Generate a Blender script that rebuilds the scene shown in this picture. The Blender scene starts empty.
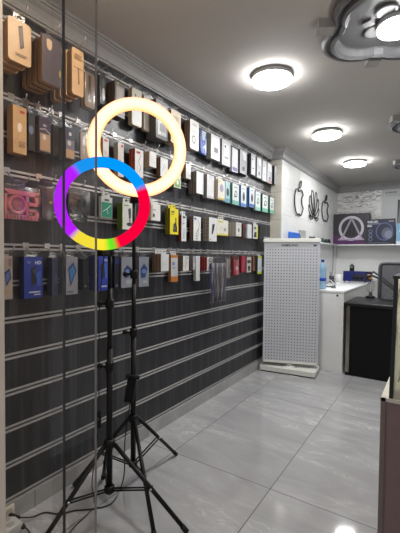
import bpy, bmesh, math, random
from math import sin, cos, pi, radians, sqrt
from mathutils import Vector, Matrix
random.seed(7)
S = bpy.context.scene
COL = S.collection

# ------------------------------------------------------------------ camera
YAW, PITCH, ROLL, FPX = radians(33.25), radians(1.744), radians(.556), 366.0
CP = Vector((1.583, 0, 1.2))
F = Vector((-sin(YAW)*cos(PITCH), cos(YAW)*cos(PITCH), -sin(PITCH)))
R0 = Vector((cos(YAW), sin(YAW), 0)); U0 = R0.cross(F)
RR = R0*cos(ROLL) + U0*sin(ROLL); UU = U0*cos(ROLL) - R0*sin(ROLL)
cd = bpy.data.cameras.new('camera'); cam = bpy.data.objects.new('camera', cd); COL.objects.link(cam)
cd.sensor_fit = 'HORIZONTAL'; cd.sensor_width = 36; cd.lens = FPX/400*36; cd.clip_start = .01
cam.matrix_world = Matrix(((RR.x, UU.x, -F.x, CP.x), (RR.y, UU.y, -F.y, CP.y), (RR.z, UU.z, -F.z, CP.z), (0, 0, 0, 1)))
S.camera = cam
def ray(u, v): return F*FPX + RR*(u-200) - UU*(v-266.5)
def onplane(u, v, axis, val):
    d = ray(u, v); return CP + d*((val-CP[axis])/d[axis])

# ------------------------------------------------------------------ materials
MC = {}
def lin(c): return tuple((x/255/12.92 if x/255 <= .04045 else ((x/255+.055)/1.055)**2.4) for x in c)
def mat(c, rough=.5, metal=0, var=.06, scale=30, coat=0, alpha=1, spec=.5):
    key = (tuple(c), rough, metal, var, scale, coat, alpha, spec)
    if key in MC: return MC[key]
    m = bpy.data.materials.new('finish'); m.use_nodes = True
    nt = m.node_tree; b = nt.nodes['Principled BSDF']
    l = lin(c)
    n = nt.nodes.new('ShaderNodeTexNoise'); n.inputs['Scale'].default_value = scale; n.inputs['Detail'].default_value = 4
    tc = nt.nodes.new('ShaderNodeTexCoord'); nt.links.new(tc.outputs['Object'], n.inputs['Vector'])
    r = nt.nodes.new('ShaderNodeValToRGB')
    r.color_ramp.elements[0].position = .3; r.color_ramp.elements[1].position = .7
    r.color_ramp.elements[0].color = tuple(x*(1-var) for x in l)+(1,)
    r.color_ramp.elements[1].color = tuple(min(1, x*(1+var)) for x in l)+(1,)
    nt.links.new(n.outputs['Fac'], r.inputs['Fac']); nt.links.new(r.outputs['Color'], b.inputs['Base Color'])
    b.inputs['Roughness'].default_value = rough; b.inputs['Metallic'].default_value = metal
    b.inputs['Coat Weight'].default_value = coat; b.inputs['Specular IOR Level'].default_value = spec
    b.inputs['Alpha'].default_value = alpha
    MC[key] = m; return m
def emis(c, s, name='lamp_glow'):
    key = ('e', tuple(c), s)
    if key in MC: return MC[key]
    m = bpy.data.materials.new(name); m.use_nodes = True; nt = m.node_tree; nt.nodes.clear()
    o = nt.nodes.new('ShaderNodeOutputMaterial'); e = nt.nodes.new('ShaderNodeEmission')
    e.inputs[0].default_value = tuple(c)+(1,); e.inputs[1].default_value = s
    nt.links.new(e.outputs[0], o.inputs[0]); MC[key] = m; return m
def emis_attr(s):
    m = bpy.data.materials.new('led_glow'); m.use_nodes = True; nt = m.node_tree; nt.nodes.clear()
    o = nt.nodes.new('ShaderNodeOutputMaterial'); e = nt.nodes.new('ShaderNodeEmission'); a = nt.nodes.new('ShaderNodeVertexColor')
    a.layer_name = 'led'; e.inputs[1].default_value = s
    nt.links.new(a.outputs[0], e.inputs[0]); nt.links.new(e.outputs[0], o.inputs[0]); return m
def clear(tint=(.95, .95, .95), gloss=.06, rough=.08, name='clear_film'):
    m = bpy.data.materials.new(name); m.use_nodes = True; nt = m.node_tree; nt.nodes.clear()
    o = nt.nodes.new('ShaderNodeOutputMaterial'); t = nt.nodes.new('ShaderNodeBsdfTransparent'); g = nt.nodes.new('ShaderNodeBsdfGlossy')
    t.inputs[0].default_value = tuple(tint)+(1,); g.inputs['Roughness'].default_value = rough
    n = nt.nodes.new('ShaderNodeTexNoise'); n.inputs['Scale'].default_value = 25
    bp = nt.nodes.new('ShaderNodeBump'); bp.inputs['Strength'].default_value = .25 if rough > .1 else 0.0
    nt.links.new(n.outputs['Fac'], bp.inputs['Height']); nt.links.new(bp.outputs[0], g.inputs['Normal'])
    x = nt.nodes.new('ShaderNodeMixShader'); x.inputs[0].default_value = gloss
    nt.links.new(t.outputs[0], x.inputs[1]); nt.links.new(g.outputs[0], x.inputs[2]); nt.links.new(x.outputs[0], o.inputs[0])
    return m
FILM = clear((.94, .94, .94), .11, .22)
GLASS = clear((.965, .955, .945), .018, .02, 'shop_glass')

def nodes_of(name):
    m = bpy.data.materials.new(name); m.use_nodes = True
    nt = m.node_tree; return m, nt, nt.nodes['Principled BSDF']
def ramp(nt, stops):
    r = nt.nodes.new('ShaderNodeValToRGB'); cr = r.color_ramp
    while len(cr.elements) < len(stops): cr.elements.new(.5)
    for e, (p, c) in zip(cr.elements, stops): e.position = p; e.color = tuple(lin(c))+(1,)
    return r
def mathn(nt, op, a, b=None):
    n = nt.nodes.new('ShaderNodeMath'); n.operation = op
    for i, x in enumerate((a, b)):
        if x is None: continue
        if isinstance(x, (int, float)): n.inputs[i].default_value = x
        else: nt.links.new(x, n.inputs[i])
    return n.outputs[0]

def marble_tile(name, axes, size, off, base, veins, grout, rough, joint=.004, vein_scale=1.6, vein_amt=.6, rot=(.5, .5, .6), gate_at=(.48, .66), scl=(1, 2.4, 1.7), vw=.035):
    """tiles of polished stone: noise veins plus a thin grout grid in world metres"""
    m, nt, b = nodes_of(name)
    g = nt.nodes.new('ShaderNodeNewGeometry'); sp = nt.nodes.new('ShaderNodeSeparateXYZ'); nt.links.new(g.outputs['Position'], sp.inputs[0])
    ds = []; ids = []
    for ax, s, o in zip(axes, size, off):
        t = mathn(nt, 'DIVIDE', mathn(nt, 'SUBTRACT', sp.outputs[ax], o), s)
        fr = mathn(nt, 'FRACT', t); ids.append(mathn(nt, 'FLOOR', t))
        ed = mathn(nt, 'MINIMUM', fr, mathn(nt, 'SUBTRACT', 1.0, fr)); ds.append(mathn(nt, 'MULTIPLY', ed, s))
    jm = mathn(nt, 'LESS_THAN', mathn(nt, 'MINIMUM', ds[0], ds[1]), joint/2)
    idn = mathn(nt, 'ADD', mathn(nt, 'MULTIPLY', ids[0], 3.71), mathn(nt, 'MULTIPLY', ids[1], 7.13))
    cmb = nt.nodes.new('ShaderNodeCombineXYZ'); nt.links.new(idn, cmb.inputs[2]); nt.links.new(mathn(nt, 'MULTIPLY', idn, .37), cmb.inputs[0])
    va = nt.nodes.new('ShaderNodeVectorMath'); va.operation = 'ADD'; nt.links.new(g.outputs['Position'], va.inputs[0]); nt.links.new(cmb.outputs[0], va.inputs[1])
    mp = nt.nodes.new('ShaderNodeMapping'); mp.inputs['Rotation'].default_value = rot; mp.inputs['Scale'].default_value = scl
    nt.links.new(va.outputs[0], mp.inputs[0])
    n1 = nt.nodes.new('ShaderNodeTexNoise'); n1.inputs['Scale'].default_value = vein_scale; n1.inputs['Detail'].default_value = 8; n1.inputs['Roughness'].default_value = .6
    n1.inputs['Distortion'].default_value = .9; nt.links.new(mp.outputs[0], n1.inputs['Vector'])
    n2 = nt.nodes.new('ShaderNodeTexNoise'); n2.inputs['Scale'].default_value = vein_scale*2.7; n2.inputs['Detail'].default_value = 10; n2.inputs['Distortion'].default_value = 1.4
    nt.links.new(mp.outputs[0], n2.inputs['Vector'])
    r1 = ramp(nt, [(.3, base[0]), (.7, base[1])]); nt.links.new(n1.outputs['Fac'], r1.inputs[0])
    v = mathn(nt, 'ABSOLUTE', mathn(nt, 'SUBTRACT', n2.outputs['Fac'], .5))
    vr = nt.nodes.new('ShaderNodeMapRange'); vr.inputs[1].default_value = 0; vr.inputs[2].default_value = vw; vr.inputs[3].default_value = vein_amt; vr.inputs[4].default_value = 0
    nt.links.new(v, vr.inputs[0])
    gate = nt.nodes.new('ShaderNodeMapRange'); gate.inputs[1].default_value = gate_at[0]; gate.inputs[2].default_value = gate_at[1]
    nt.links.new(n1.outputs['Fac'], gate.inputs[0])
    vm = mathn(nt, 'MULTIPLY', vr.outputs[0], gate.outputs[0])
    mx = nt.nodes.new('ShaderNodeMix'); mx.data_type = 'RGBA'; nt.links.new(vm, mx.inputs[0]); nt.links.new(r1.outputs[0], mx.inputs[6]); mx.inputs[7].default_value = lin(veins)+(1,)
    mj = nt.nodes.new('ShaderNodeMix'); mj.data_type = 'RGBA'; nt.links.new(jm, mj.inputs[0]); nt.links.new(mx.outputs[2], mj.inputs[6]); mj.inputs[7].default_value = lin(grout)+(1,)
    nt.links.new(mj.outputs[2], b.inputs['Base Color'])
    nt.links.new(mathn(nt, 'ADD', mathn(nt, 'MULTIPLY', jm, .4), rough), b.inputs['Roughness'])
    return m
def slat_material():
    m, nt, b = nodes_of('dark_wood_slat')
    g = nt.nodes.new('ShaderNodeNewGeometry'); mp = nt.nodes.new('ShaderNodeMapping'); mp.inputs['Scale'].default_value = (1, 26, .8)
    nt.links.new(g.outputs['Position'], mp.inputs[0])
    n = nt.nodes.new('ShaderNodeTexNoise'); n.inputs['Scale'].default_value = 1.0; n.inputs['Detail'].default_value = 7; n.inputs['Roughness'].default_value = .65
    nt.links.new(mp.outputs[0], n.inputs['Vector'])
    r = ramp(nt, [(.3, (18, 18, 21)), (.52, (38, 38, 43)), (.75, (80, 79, 84))]); nt.links.new(n.outputs['Fac'], r.inputs[0]); nt.links.new(r.outputs[0], b.inputs['Base Color'])
    b.inputs['Roughness'].default_value = .4
    return m

# ------------------------------------------------------------------ mesh builder
class MB:
    def __init__(s): s.v = []; s.f = []; s.mi = []; s.m = []; s.sm = []
    def idx(s, m):
        if m not in s.m: s.m.append(m)
        return s.m.index(m)
    def add(s, vs, fs, m, smooth=False):
        o = len(s.v); s.v += [Vector(p) for p in vs]; i = s.idx(m)
        for f in fs: s.f.append(tuple(o+k for k in f)); s.mi.append(i); s.sm.append(smooth)
        return s
    def box(s, a, b, m, fm=None):
        """fm: material of the +x face"""
        x0, y0, z0 = a; x1, y1, z1 = b
        vs = [(x0, y0, z0), (x1, y0, z0), (x1, y1, z0), (x0, y1, z0), (x0, y0, z1), (x1, y0, z1), (x1, y1, z1), (x0, y1, z1)]
        s.add(vs, [(0, 3, 2, 1), (4, 5, 6, 7), (0, 1, 5, 4), (2, 3, 7, 6), (3, 0, 4, 7)], m)
        s.add(vs, [(1, 2, 6, 5)], fm or m); return s
    def rbox(s, a, b, m, r=.01, seg=3):
        bm = bmesh.new(); bmesh.ops.create_cube(bm, size=1)
        a = Vector(a); b = Vector(b)
        for v in bm.verts: v.co = Vector((a[i]+(b[i]-a[i])*(v.co[i]+.5) for i in range(3)))
        bmesh.ops.bevel(bm, geom=bm.edges[:], offset=r, segments=seg, profile=.5, affect='EDGES')
        bm.verts.index_update()
        s.add([v.co.copy() for v in bm.verts], [tuple(v.index for v in f.verts) for f in bm.faces], m, True); bm.free(); return s
    def poly(s, pts, m): return s.add(pts, [tuple(range(len(pts)))], m)
    def prism(s, pts, d, m, fm=None):
        """closed polygon pts (3-d, ccw seen from the side d points to) extruded by vector d; fm: material of the far cap"""
        n = len(pts); d = Vector(d); vs = [Vector(p) for p in pts] + [Vector(p)+d for p in pts]
        s.add(vs, [tuple(range(n-1, -1, -1))] + [(i, (i+1) % n, n+(i+1) % n, n+i) for i in range(n)], m)
        s.add(vs, [tuple(range(n, 2*n))], fm or m); return s
    def tube(s, pts, r, m, n=8, closed=False, rads=None, caps=True):
        pts = [Vector(p) for p in pts]; k = len(pts); vs = []; prev = None
        for i, p in enumerate(pts):
            if closed: t = pts[(i+1) % k]-pts[i-1]
            else: t = pts[min(i+1, k-1)]-pts[max(i-1, 0)]
            t.normalize()
            if prev is None:
                a = Vector((0, 0, 1)) if abs(t.z) < .9 else Vector((1, 0, 0)); e = (a - t*a.dot(t)).normalized()
            else: e = (prev - t*prev.dot(t)).normalized()
            prev = e; q = t.cross(e); rr = rads[i] if rads else r
            vs += [p + e*(rr*cos(2*pi*j/n)) + q*(rr*sin(2*pi*j/n)) for j in range(n)]
        fs = []
        for i in range(k if closed else k-1):
            a = i*n; b = ((i+1) % k)*n
            fs += [(a+j, a+(j+1) % n, b+(j+1) % n, b+j) for j in range(n)]
        if not closed and caps: fs += [tuple(range(n-1, -1, -1)), tuple(range((k-1)*n, k*n))]
        return s.add(vs, fs, m, True)
    def lathe(s, prof, c, m, n=24, axis='z', smooth=True):
        vs = []; c = Vector(c)
        for r, h in prof:
            for j in range(n):
                a = 2*pi*j/n
                p = {'z': (r*cos(a), r*sin(a), h), 'y': (r*cos(a), h, r*sin(a)), 'x': (h, r*cos(a), r*sin(a))}[axis]
                vs.append(c+Vector(p))
        fs = []
        for i in range(len(prof)-1):
            for j in range(n): fs.append((i*n+j, i*n+(j+1) % n, (i+1)*n+(j+1) % n, (i+1)*n+j))
        fs += [tuple(range(n-1, -1, -1)), tuple(range((len(prof)-1)*n, len(prof)*n))]
        return s.add(vs, fs, m, smooth)
    def build(s, name, parent=None, origin=(0, 0, 0), colors=None):
        o = Vector(origin)
        me = bpy.data.meshes.new(name); me.from_pydata([tuple(v-o) for v in s.v], [], s.f)
        for m in s.m: me.materials.append(m)
        for p, i, q in zip(me.polygons, s.mi, s.sm): p.material_index = i; p.use_smooth = q
        bm = bmesh.new(); bm.from_mesh(me); bmesh.ops.recalc_face_normals(bm, faces=bm.faces[:]); bm.to_mesh(me); bm.free()
        if colors:
            at = me.color_attributes.new('led', 'FLOAT_COLOR', 'POINT')
            for i, c in enumerate(colors): at.data[i].color = tuple(c)+(1,)
        ob = bpy.data.objects.new(name, me); COL.objects.link(ob); ob.location = o
        if parent: ob.parent = parent; ob.location = o-origin_of(parent)
        return ob
def origin_of(p): return p.location + (origin_of(p.parent) if p.parent else Vector((0, 0, 0)))
def thing(name, loc, label, cat, group=None):
    o = bpy.data.objects.new(name, None); COL.objects.link(o); o.location = loc; o.empty_display_size = .05
    return tag(o, label, cat, group)
def tag(o, label, cat, group=None, kind=None):
    o['label'] = label; o['category'] = cat
    if group: o['group'] = group
    if kind: o['kind'] = kind
    return o
def struct(o, label=None):
    o['kind'] = 'structure'
    if label: o['label'] = label
    return o
def copy_tree(o, d, label=None):
    """a copy of a thing with copies of its parts and sub-parts, moved by d"""
    c = o.copy(); COL.objects.link(c); c.location = o.location + Vector(d)
    if label: c['label'] = label
    for ch in [x for x in S.objects if x.parent == o]:
        k = ch.copy(); COL.objects.link(k); k.parent = c
        for g in [x for x in S.objects if x.parent == ch]:
            h = g.copy(); COL.objects.link(h); h.parent = k
    return c
TEXT = {}
def text_mesh(txt, height, bold=0.0):
    cu = bpy.data.curves.new('lettering', 'FONT'); cu.body = txt; cu.size = 1; cu.offset = bold; cu.resolution_u = 3
    ob = bpy.data.objects.new('lettering', cu); COL.objects.link(ob)
    dg = bpy.context.evaluated_depsgraph_get(); dg.update()
    me = bpy.data.meshes.new_from_object(ob.evaluated_get(dg))
    vs = [v.co.copy() for v in me.vertices]; fs = [tuple(p.vertices) for p in me.polygons]
    bpy.data.objects.remove(ob); bpy.data.curves.remove(cu); bpy.data.meshes.remove(me)
    ys = [v.y for v in vs]; xs = [v.x for v in vs]; k = height/(max(ys)-min(ys)); x0 = min(xs); y0 = min(ys)
    return [((v.x-x0)*k, (v.y-y0)*k) for v in vs], fs, (max(xs)-x0)*k

class Face:
    """a flat face in space to print on: o = lower left corner, r = to the right, n = outward"""
    def __init__(s, o, r, u, n, w, h): s.o = Vector(o); s.r = Vector(r); s.u = Vector(u); s.n = Vector(n); s.w = w; s.h = h; s.k = 0
    def pt(s, x, y, d): return s.o + s.r*(x*s.w) + s.u*(y*s.h) + s.n*d
    def draw(s, mb, decos, rough=.45):
        for d in decos:
            s.k += 1; e = .0005+.0003*s.k
            m = d[-1] if not isinstance(d[-1], tuple) else mat(d[-1], rough, var=.03)
            t = d[0]
            if t == 'r':
                x0, y0, x1, y1 = d[1:5]; mb.poly([s.pt(x0, y0, e), s.pt(x1, y0, e), s.pt(x1, y1, e), s.pt(x0, y1, e)], m)
            elif t == 'e':
                cx, cy, rx, ry = d[1:5]; mb.poly([s.pt(cx+rx*cos(a*pi/10), cy+ry*sin(a*pi/10), e) for a in range(20)], m)
            elif t == 'o':
                cx, cy, rx, ry, th = d[1:6]; n = 28
                vs = [s.pt(cx+rx*q*cos(a*2*pi/n), cy+ry*q*sin(a*2*pi/n), e) for q in (1, 1-th) for a in range(n)]
                mb.add(vs, [(a, (a+1) % n, n+(a+1) % n, n+a) for a in range(n)], m)
            elif t == 'p': mb.poly([s.pt(x, y, e) for x, y in d[1]], m)
            elif t == 'l':
                P = [s.pt(x, y, e) for x, y in d[1]]; w = d[2]
                for i in range(len(P)-1):
                    a = P[i]; b = P[i+1]; t_ = (b-a).normalized(); q = s.n.cross(t_)*w/2; t_ *= w*.35
                    mb.poly([a-q-t_, b-q+t_, b+q+t_, a+q-t_], m)
            elif t == 't':
                vs, fs, w = text_mesh(d[1], d[4]*s.h, d[5] if len(d) > 6 else 0)
                x0 = d[2]*s.w; 
                if len(d) > 7 and d[6] == 'c': x0 -= w/2
                mb.add([s.o+s.r*(x0+x)+s.u*(d[3]*s.h+y)+s.n*e for x, y in vs], fs, m)

# ------------------------------------------------------------------ sizes of the room (metres)
YF, YS, YB = .65, 3.831, 6.386         # shop front, end of the slat wall, back wall
XS, XR = .124, 3.3                     # the wall steps in by XS behind the slat wall; right wall
ZC = 2.36
def groove(k): return .096+.162*k

BLACK = mat((9, 9, 10), .5, spec=.3); BLACKM = mat((9, 9, 10), .6, spec=.3); CHROME = mat((190, 190, 192), .25, 1)
WHITE = mat((228, 228, 226), .4); CREAM = mat((214, 208, 190), .45); RUB = mat((12, 12, 12), .8)

# ------------------------------------------------------------------ setting
floor_m = marble_tile('grey_marble_floor', (0, 1), (.63, 1.165), (.25, .588), ((154, 154, 155), (178, 178, 179)), (220, 219, 218), (88, 86, 86), .07, joint=.005, vein_scale=1.5, vein_amt=.6, scl=(1, 2.8, 1.7))
struct(MB().box((-.3, -1.2, -.1), (XR+.1, YB+.1, 0), floor_m).build('floor'))
ceil_m = mat((172, 168, 163), .85, var=.02, scale=2)
struct(MB().box((-.3, .3, ZC), (XR+.1, YB+.1, ZC+.1), ceil_m).build('ceiling'))
plaster = mat((205, 203, 198), .7, var=.03, scale=3)
wl = struct(MB().box((-.3, YF, 0), (-.02, YS, ZC), plaster).build('wall_left'))
skirt_m = marble_tile('grey_marble_skirting', (1, 2), (.8, .5), (.2, -.2), ((152, 151, 150), (172, 171, 170)), (200, 198, 197), (92, 90, 88), .12, vein_scale=1.8)
struct(MB().box((-.02, YF, 0), (.004, YS, groove(0)-.0145), skirt_m).build('baseboard_left'))
# slat boards and the aluminium strips between them
slat = slat_material(); alu = mat((178, 177, 176), .5, .3); darkgap = mat((22, 21, 22), .7)
top = 2.262
for k in range(14):
    z0 = groove(k)+.0145; z1 = groove(k+1)-.0145 if k < 13 else top
    z1 = min(z1, top)
    b = MB().box((-.02, YF, z0), (0, YS, z1), slat).build('slat_board', wl)
    struct(b)
for k in range(14):
    z = groove(k); m = MB()
    m.box((-.02, YF, z-.0145), (-.014, YS, z+.0145), darkgap)
    m.box((-.014, YF, z+.0045), (.0015, YS, z+.0145), alu)
    m.box((-.014, YF, z-.0145), (.0015, YS, z-.0045), alu)
    struct(m.build('groove_strip', wl))
pillar_m = marble_tile('beige_stone_pillar', (0, 2), (.6, .3), (-.3, .1), ((176, 172, 160), (196, 192, 180)), (150, 145, 134), (140, 136, 128), .4, vein_scale=3)
white_tile = marble_tile('white_wall_tile', (1, 2), (.6, .3), (.2, .16), ((205, 206, 204), (222, 222, 220)), (160, 160, 160), (186, 186, 184), .3, joint=.004, vein_scale=2.0, vein_amt=.35)
back_tile = marble_tile('white_marble_wall', (0, 2), (1.2, .6), (-.3, .2), ((212, 212, 210), (232, 232, 230)), (92, 90, 90), (200, 200, 198), .3, joint=.003, vein_scale=1.6, vein_amt=1.0, rot=(0, .75, 0), gate_at=(.38, .6), scl=(1.2, 1.2, 4.2), vw=.07)
struct(MB().box((-.3, YS, 0), (XS-.012, YB+.1, ZC), plaster).build('wall_left_rear'))
struct(MB().box((-.02, YS-.006, 0), (XS, YS+.012, ZC), pillar_m).build('trim_1'))
struct(MB().box((XS-.012, YS+.012, .9), (XS, YB, ZC), white_tile).build('trim_2'))
struct(MB().box((-.3, YB, 0), (XR+.1, YB+.15, ZC), back_tile).build('wall_back'))
lowwhite = mat((224, 225, 224), .35, var=.02, scale=2)
struct(MB().box((XS, YB-.01, 0), (XR, YB, 1.37), lowwhite).build('trim_3'))
struct(MB().box((XS-.012, YS+.012, 0), (XS+.004, YB-.01, 1.37), lowwhite).build('trim_4'))
struct(MB().box((XR, YF, 0), (XR+.1, YB, ZC), plaster).build('wall_right'))
jamb_m = mat((222, 210, 198), .6, var=.03, scale=4)
jx = onplane(4.2, 266, 1, YF)[0]
struct(MB().box((-.3, YF-.16, 0), (jx, YF, ZC), jamb_m).build('wall_front'))
# shop window and the sliding leaf beside it
px1 = onplane(64, 266, 1, YF)[0]; px2 = onplane(97, 266, 1, YF-.02)[0]
w1 = MB().box((jx, YF-.003, .004), (px1-.0018, YF+.002, ZC), GLASS).build('window_1'); struct(w1)
struct(MB().box((px1-.0016, YF-.004, .002), (px1+.0016, YF+.003, ZC), mat((30, 27, 26), .4)).build('window_gasket', w1))
d1 = MB().box((px1-.02, YF-.025, .004), (px2-.0022, YF-.020, ZC-.002), GLASS).build('door_1'); struct(d1)
struct(MB().box((px2-.002, YF-.0252, .003), (px2, YF-.0198, ZC-.001), mat((130, 122, 118), .2)).build('door_edge', d1))
# cornice: a stepped moulding mitred round the walls
def cornice(name, path, zb, steps, m):
    P = [Vector(p) for p in path]; n = len(P); offs = []
    for i in range(n):
        ns = []
        if i > 0: t = (P[i]-P[i-1]).normalized(); ns.append(Vector((t.y, -t.x)))
        if i < n-1: t = (P[i+1]-P[i]).normalized(); ns.append(Vector((t.y, -t.x)))
        if len(ns) == 1: offs.append(ns[0])
        else: b = (ns[0]+ns[1]); offs.append(b/(b.dot(ns[0])))
    mb = MB(); k = len(steps); vs = []
    for p, o in zip(P, offs): vs += [(p.x+o.x*d, p.y+o.y*d, z) for d, z in steps]
    mb.add(vs, [(i*k+j, i*k+j+1, (i+1)*k+j+1, (i+1)*k+j) for i in range(n-1) for j in range(k-1)], m)
    return struct(mb.build(name))
corn_m = mat((152, 151, 151), .5, var=.03, scale=6)
def prof(zb, zt, p):
    h = zt-zb; q = [(0, 0), (.25, 0), (.25, .1), (.36, .1), (.36, .2), (.3, .22), (.34, .4), (.5, .56), (.74, .66), (.74, .76), (.84, .76), (.84, .86), (1, .88), (1, 1)]
    return [(a*p, zb+b*h) for a, b in q]
cornice('trim_5', [(0, YF), (0, YS-.006), (XS, YS-.006), (XS, YB), (XR, YB)], 2.25, prof(2.252, ZC, .068), corn_m)

# ------------------------------------------------------------------ ceiling lamps
LAMP = 74.0
def ceiling_lamp(x, y, r, label, z=ZC, grp='round ceiling lamps', glow=(1, 1, 1), power=1):
    t = thing('ceiling_lamp', (x, y, z), label, 'ceiling lamp', grp)
    MB().lathe([(r*.9, 0), (r*.985, -.003), (r*1.0, -.010), (r*1.0, -.026), (r*.97, -.030)], (x, y, z), mat((176, 176, 176), .35), 40).build('housing', t)
    MB().lathe([(r*.97, -.0301), (r*.975, -.037), (r*.94, -.045), (r*.8, -.050), (r*.1, -.051)], (x, y, z), emis(glow, LAMP*power), 40).build('diffuser', t)
    return t
pts = [onplane(u, v, 2, ZC-.02) for u, v in ((272, 78), (327, 134), (355, 163))]
ceiling_lamp(pts[0].x, pts[0].y, .128, 'largest and nearest round white ceiling lamp over the hanging packs')
ceiling_lamp(pts[1].x, pts[1].y, .128, 'middle round white ceiling lamp, above the pegboard stand')
ceiling_lamp(pts[2].x, pts[2].y, .128, 'farthest round white ceiling lamp, nearest the back wall')
ceiling_lamp(.58, pts[0].y*2-pts[1].y+.02, .128, 'added warm ceiling lamp out of view, brightening packs near the shop window', glow=(1, .84, .66), power=.42)  # added out of view at the row's spacing, to brighten the left packs
# plaster medallions with a lamp in each
def quatre(r_lobe, d, rc, n=14):
    """outline of four round lobes with a square corner between each pair"""
    out = []
    for q in range(4):
        a0 = q*pi/2; c = Vector((cos(a0), sin(a0)))*d
        for i in range(n+1):
            a = a0-1.25+2.5*i/n; out.append(c+Vector((cos(a), sin(a)))*r_lobe)
        am = a0+pi/4; dd = Vector((cos(am), sin(am))); nn = Vector((-dd.y, dd.x)); w = rc*.2
        out += [dd*(rc-.075)-nn*.03, dd*(rc-.075)+nn*.03]
    return out
def medallion(cx, cy, rot, label, lamp_label):
    t = thing('ceiling_medallion', (cx, cy, ZC), label, 'plaster medallion', 'plaster ceiling medallions')
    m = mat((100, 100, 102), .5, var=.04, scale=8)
    M2 = Matrix.Rotation(rot, 2); mb = MB()
    prof_ = [(1.0, 0), (1.0, -.03), (.96, -.042), (.93, -.042), (.92, -.026), (.87, -.026), (.86, -.048), (.81, -.052), (.78, -.04), (.76, -.012), (.74, -.006)]
    base = quatre(.205, .175, .385); k = len(base); vs = []
    for s_, z in prof_: vs += [tuple(M2 @ (p*s_))+(z,) for p in base]
    vs = [(cx+x, cy+y, ZC+z) for x, y, z in vs]
    fs = [(i*k+j, i*k+(j+1) % k, (i+1)*k+(j+1) % k, (i+1)*k+j) for i in range(len(prof_)-1) for j in range(k)]
    fs.append(tuple((len(prof_)-1)*k+j for j in range(k)))
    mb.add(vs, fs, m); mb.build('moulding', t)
    for q in range(4):
        a = rot+pi/4+q*pi/2; e = Vector((cos(a), sin(a))); g = Vector((-e.y, e.x)); c = e*.34
        MB().prism([(cx+c.x+e.x*p+g.x*q_, cy+c.y+e.y*p+g.y*q_, ZC) for p, q_ in ((-.04, -.036), (.038, -.036), (.038, .036), (-.04, .036))], (0, 0, -.046), mat((150, 148, 146), .55)).build('corner_block', t)
    mb = MB()
    for q in range(4):
        a = rot+q*pi/2; c = Vector((cos(a), sin(a)))*.115
        mb.lathe([(.05, -.006), (.05, -.016), (.04, -.02), (.03, -.014)], (cx+c.x, cy+c.y, ZC), mat((112, 112, 112), .5), 20)
        a += pi/4; c = Vector((cos(a), sin(a)))*.135; e = Vector((cos(a), sin(a))); g = Vector((-e.y, e.x))
        mb.prism([(cx+c.x+e.x*p+g.x*q_, cy+c.y+e.y*p+g.y*q_, ZC-.006) for p, q_ in ((-.03, 0), (0, -.03), (.03, 0), (0, .03))], (0, 0, -.016), mat((112, 112, 112), .5))
    mb.build('rosette', t)
    ceiling_lamp(cx, cy, .092, lamp_label, ZC-.012, 'lamps in the plaster medallions')
rot = radians(162)
tips = [onplane(316, 27, 2, ZC-.02), onplane(390, 119, 2, ZC-.02), onplane(393.5, 162, 2, ZC-.02)]
td = Vector((cos(rot+pi/4), sin(rot+pi/4)))*.385
for tp, w in zip(tips, ('nearest grey quatrefoil plaster ceiling medallion, large above the showcase', 'second grey plaster medallion with its corner at the frame edge', 'farthest small plaster medallion before the back wall')):
    medallion(tp.x-td.x, tp.y-td.y, rot, w, 'round white lamp inside the '+w.split(',')[0].split(' with')[0])

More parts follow.
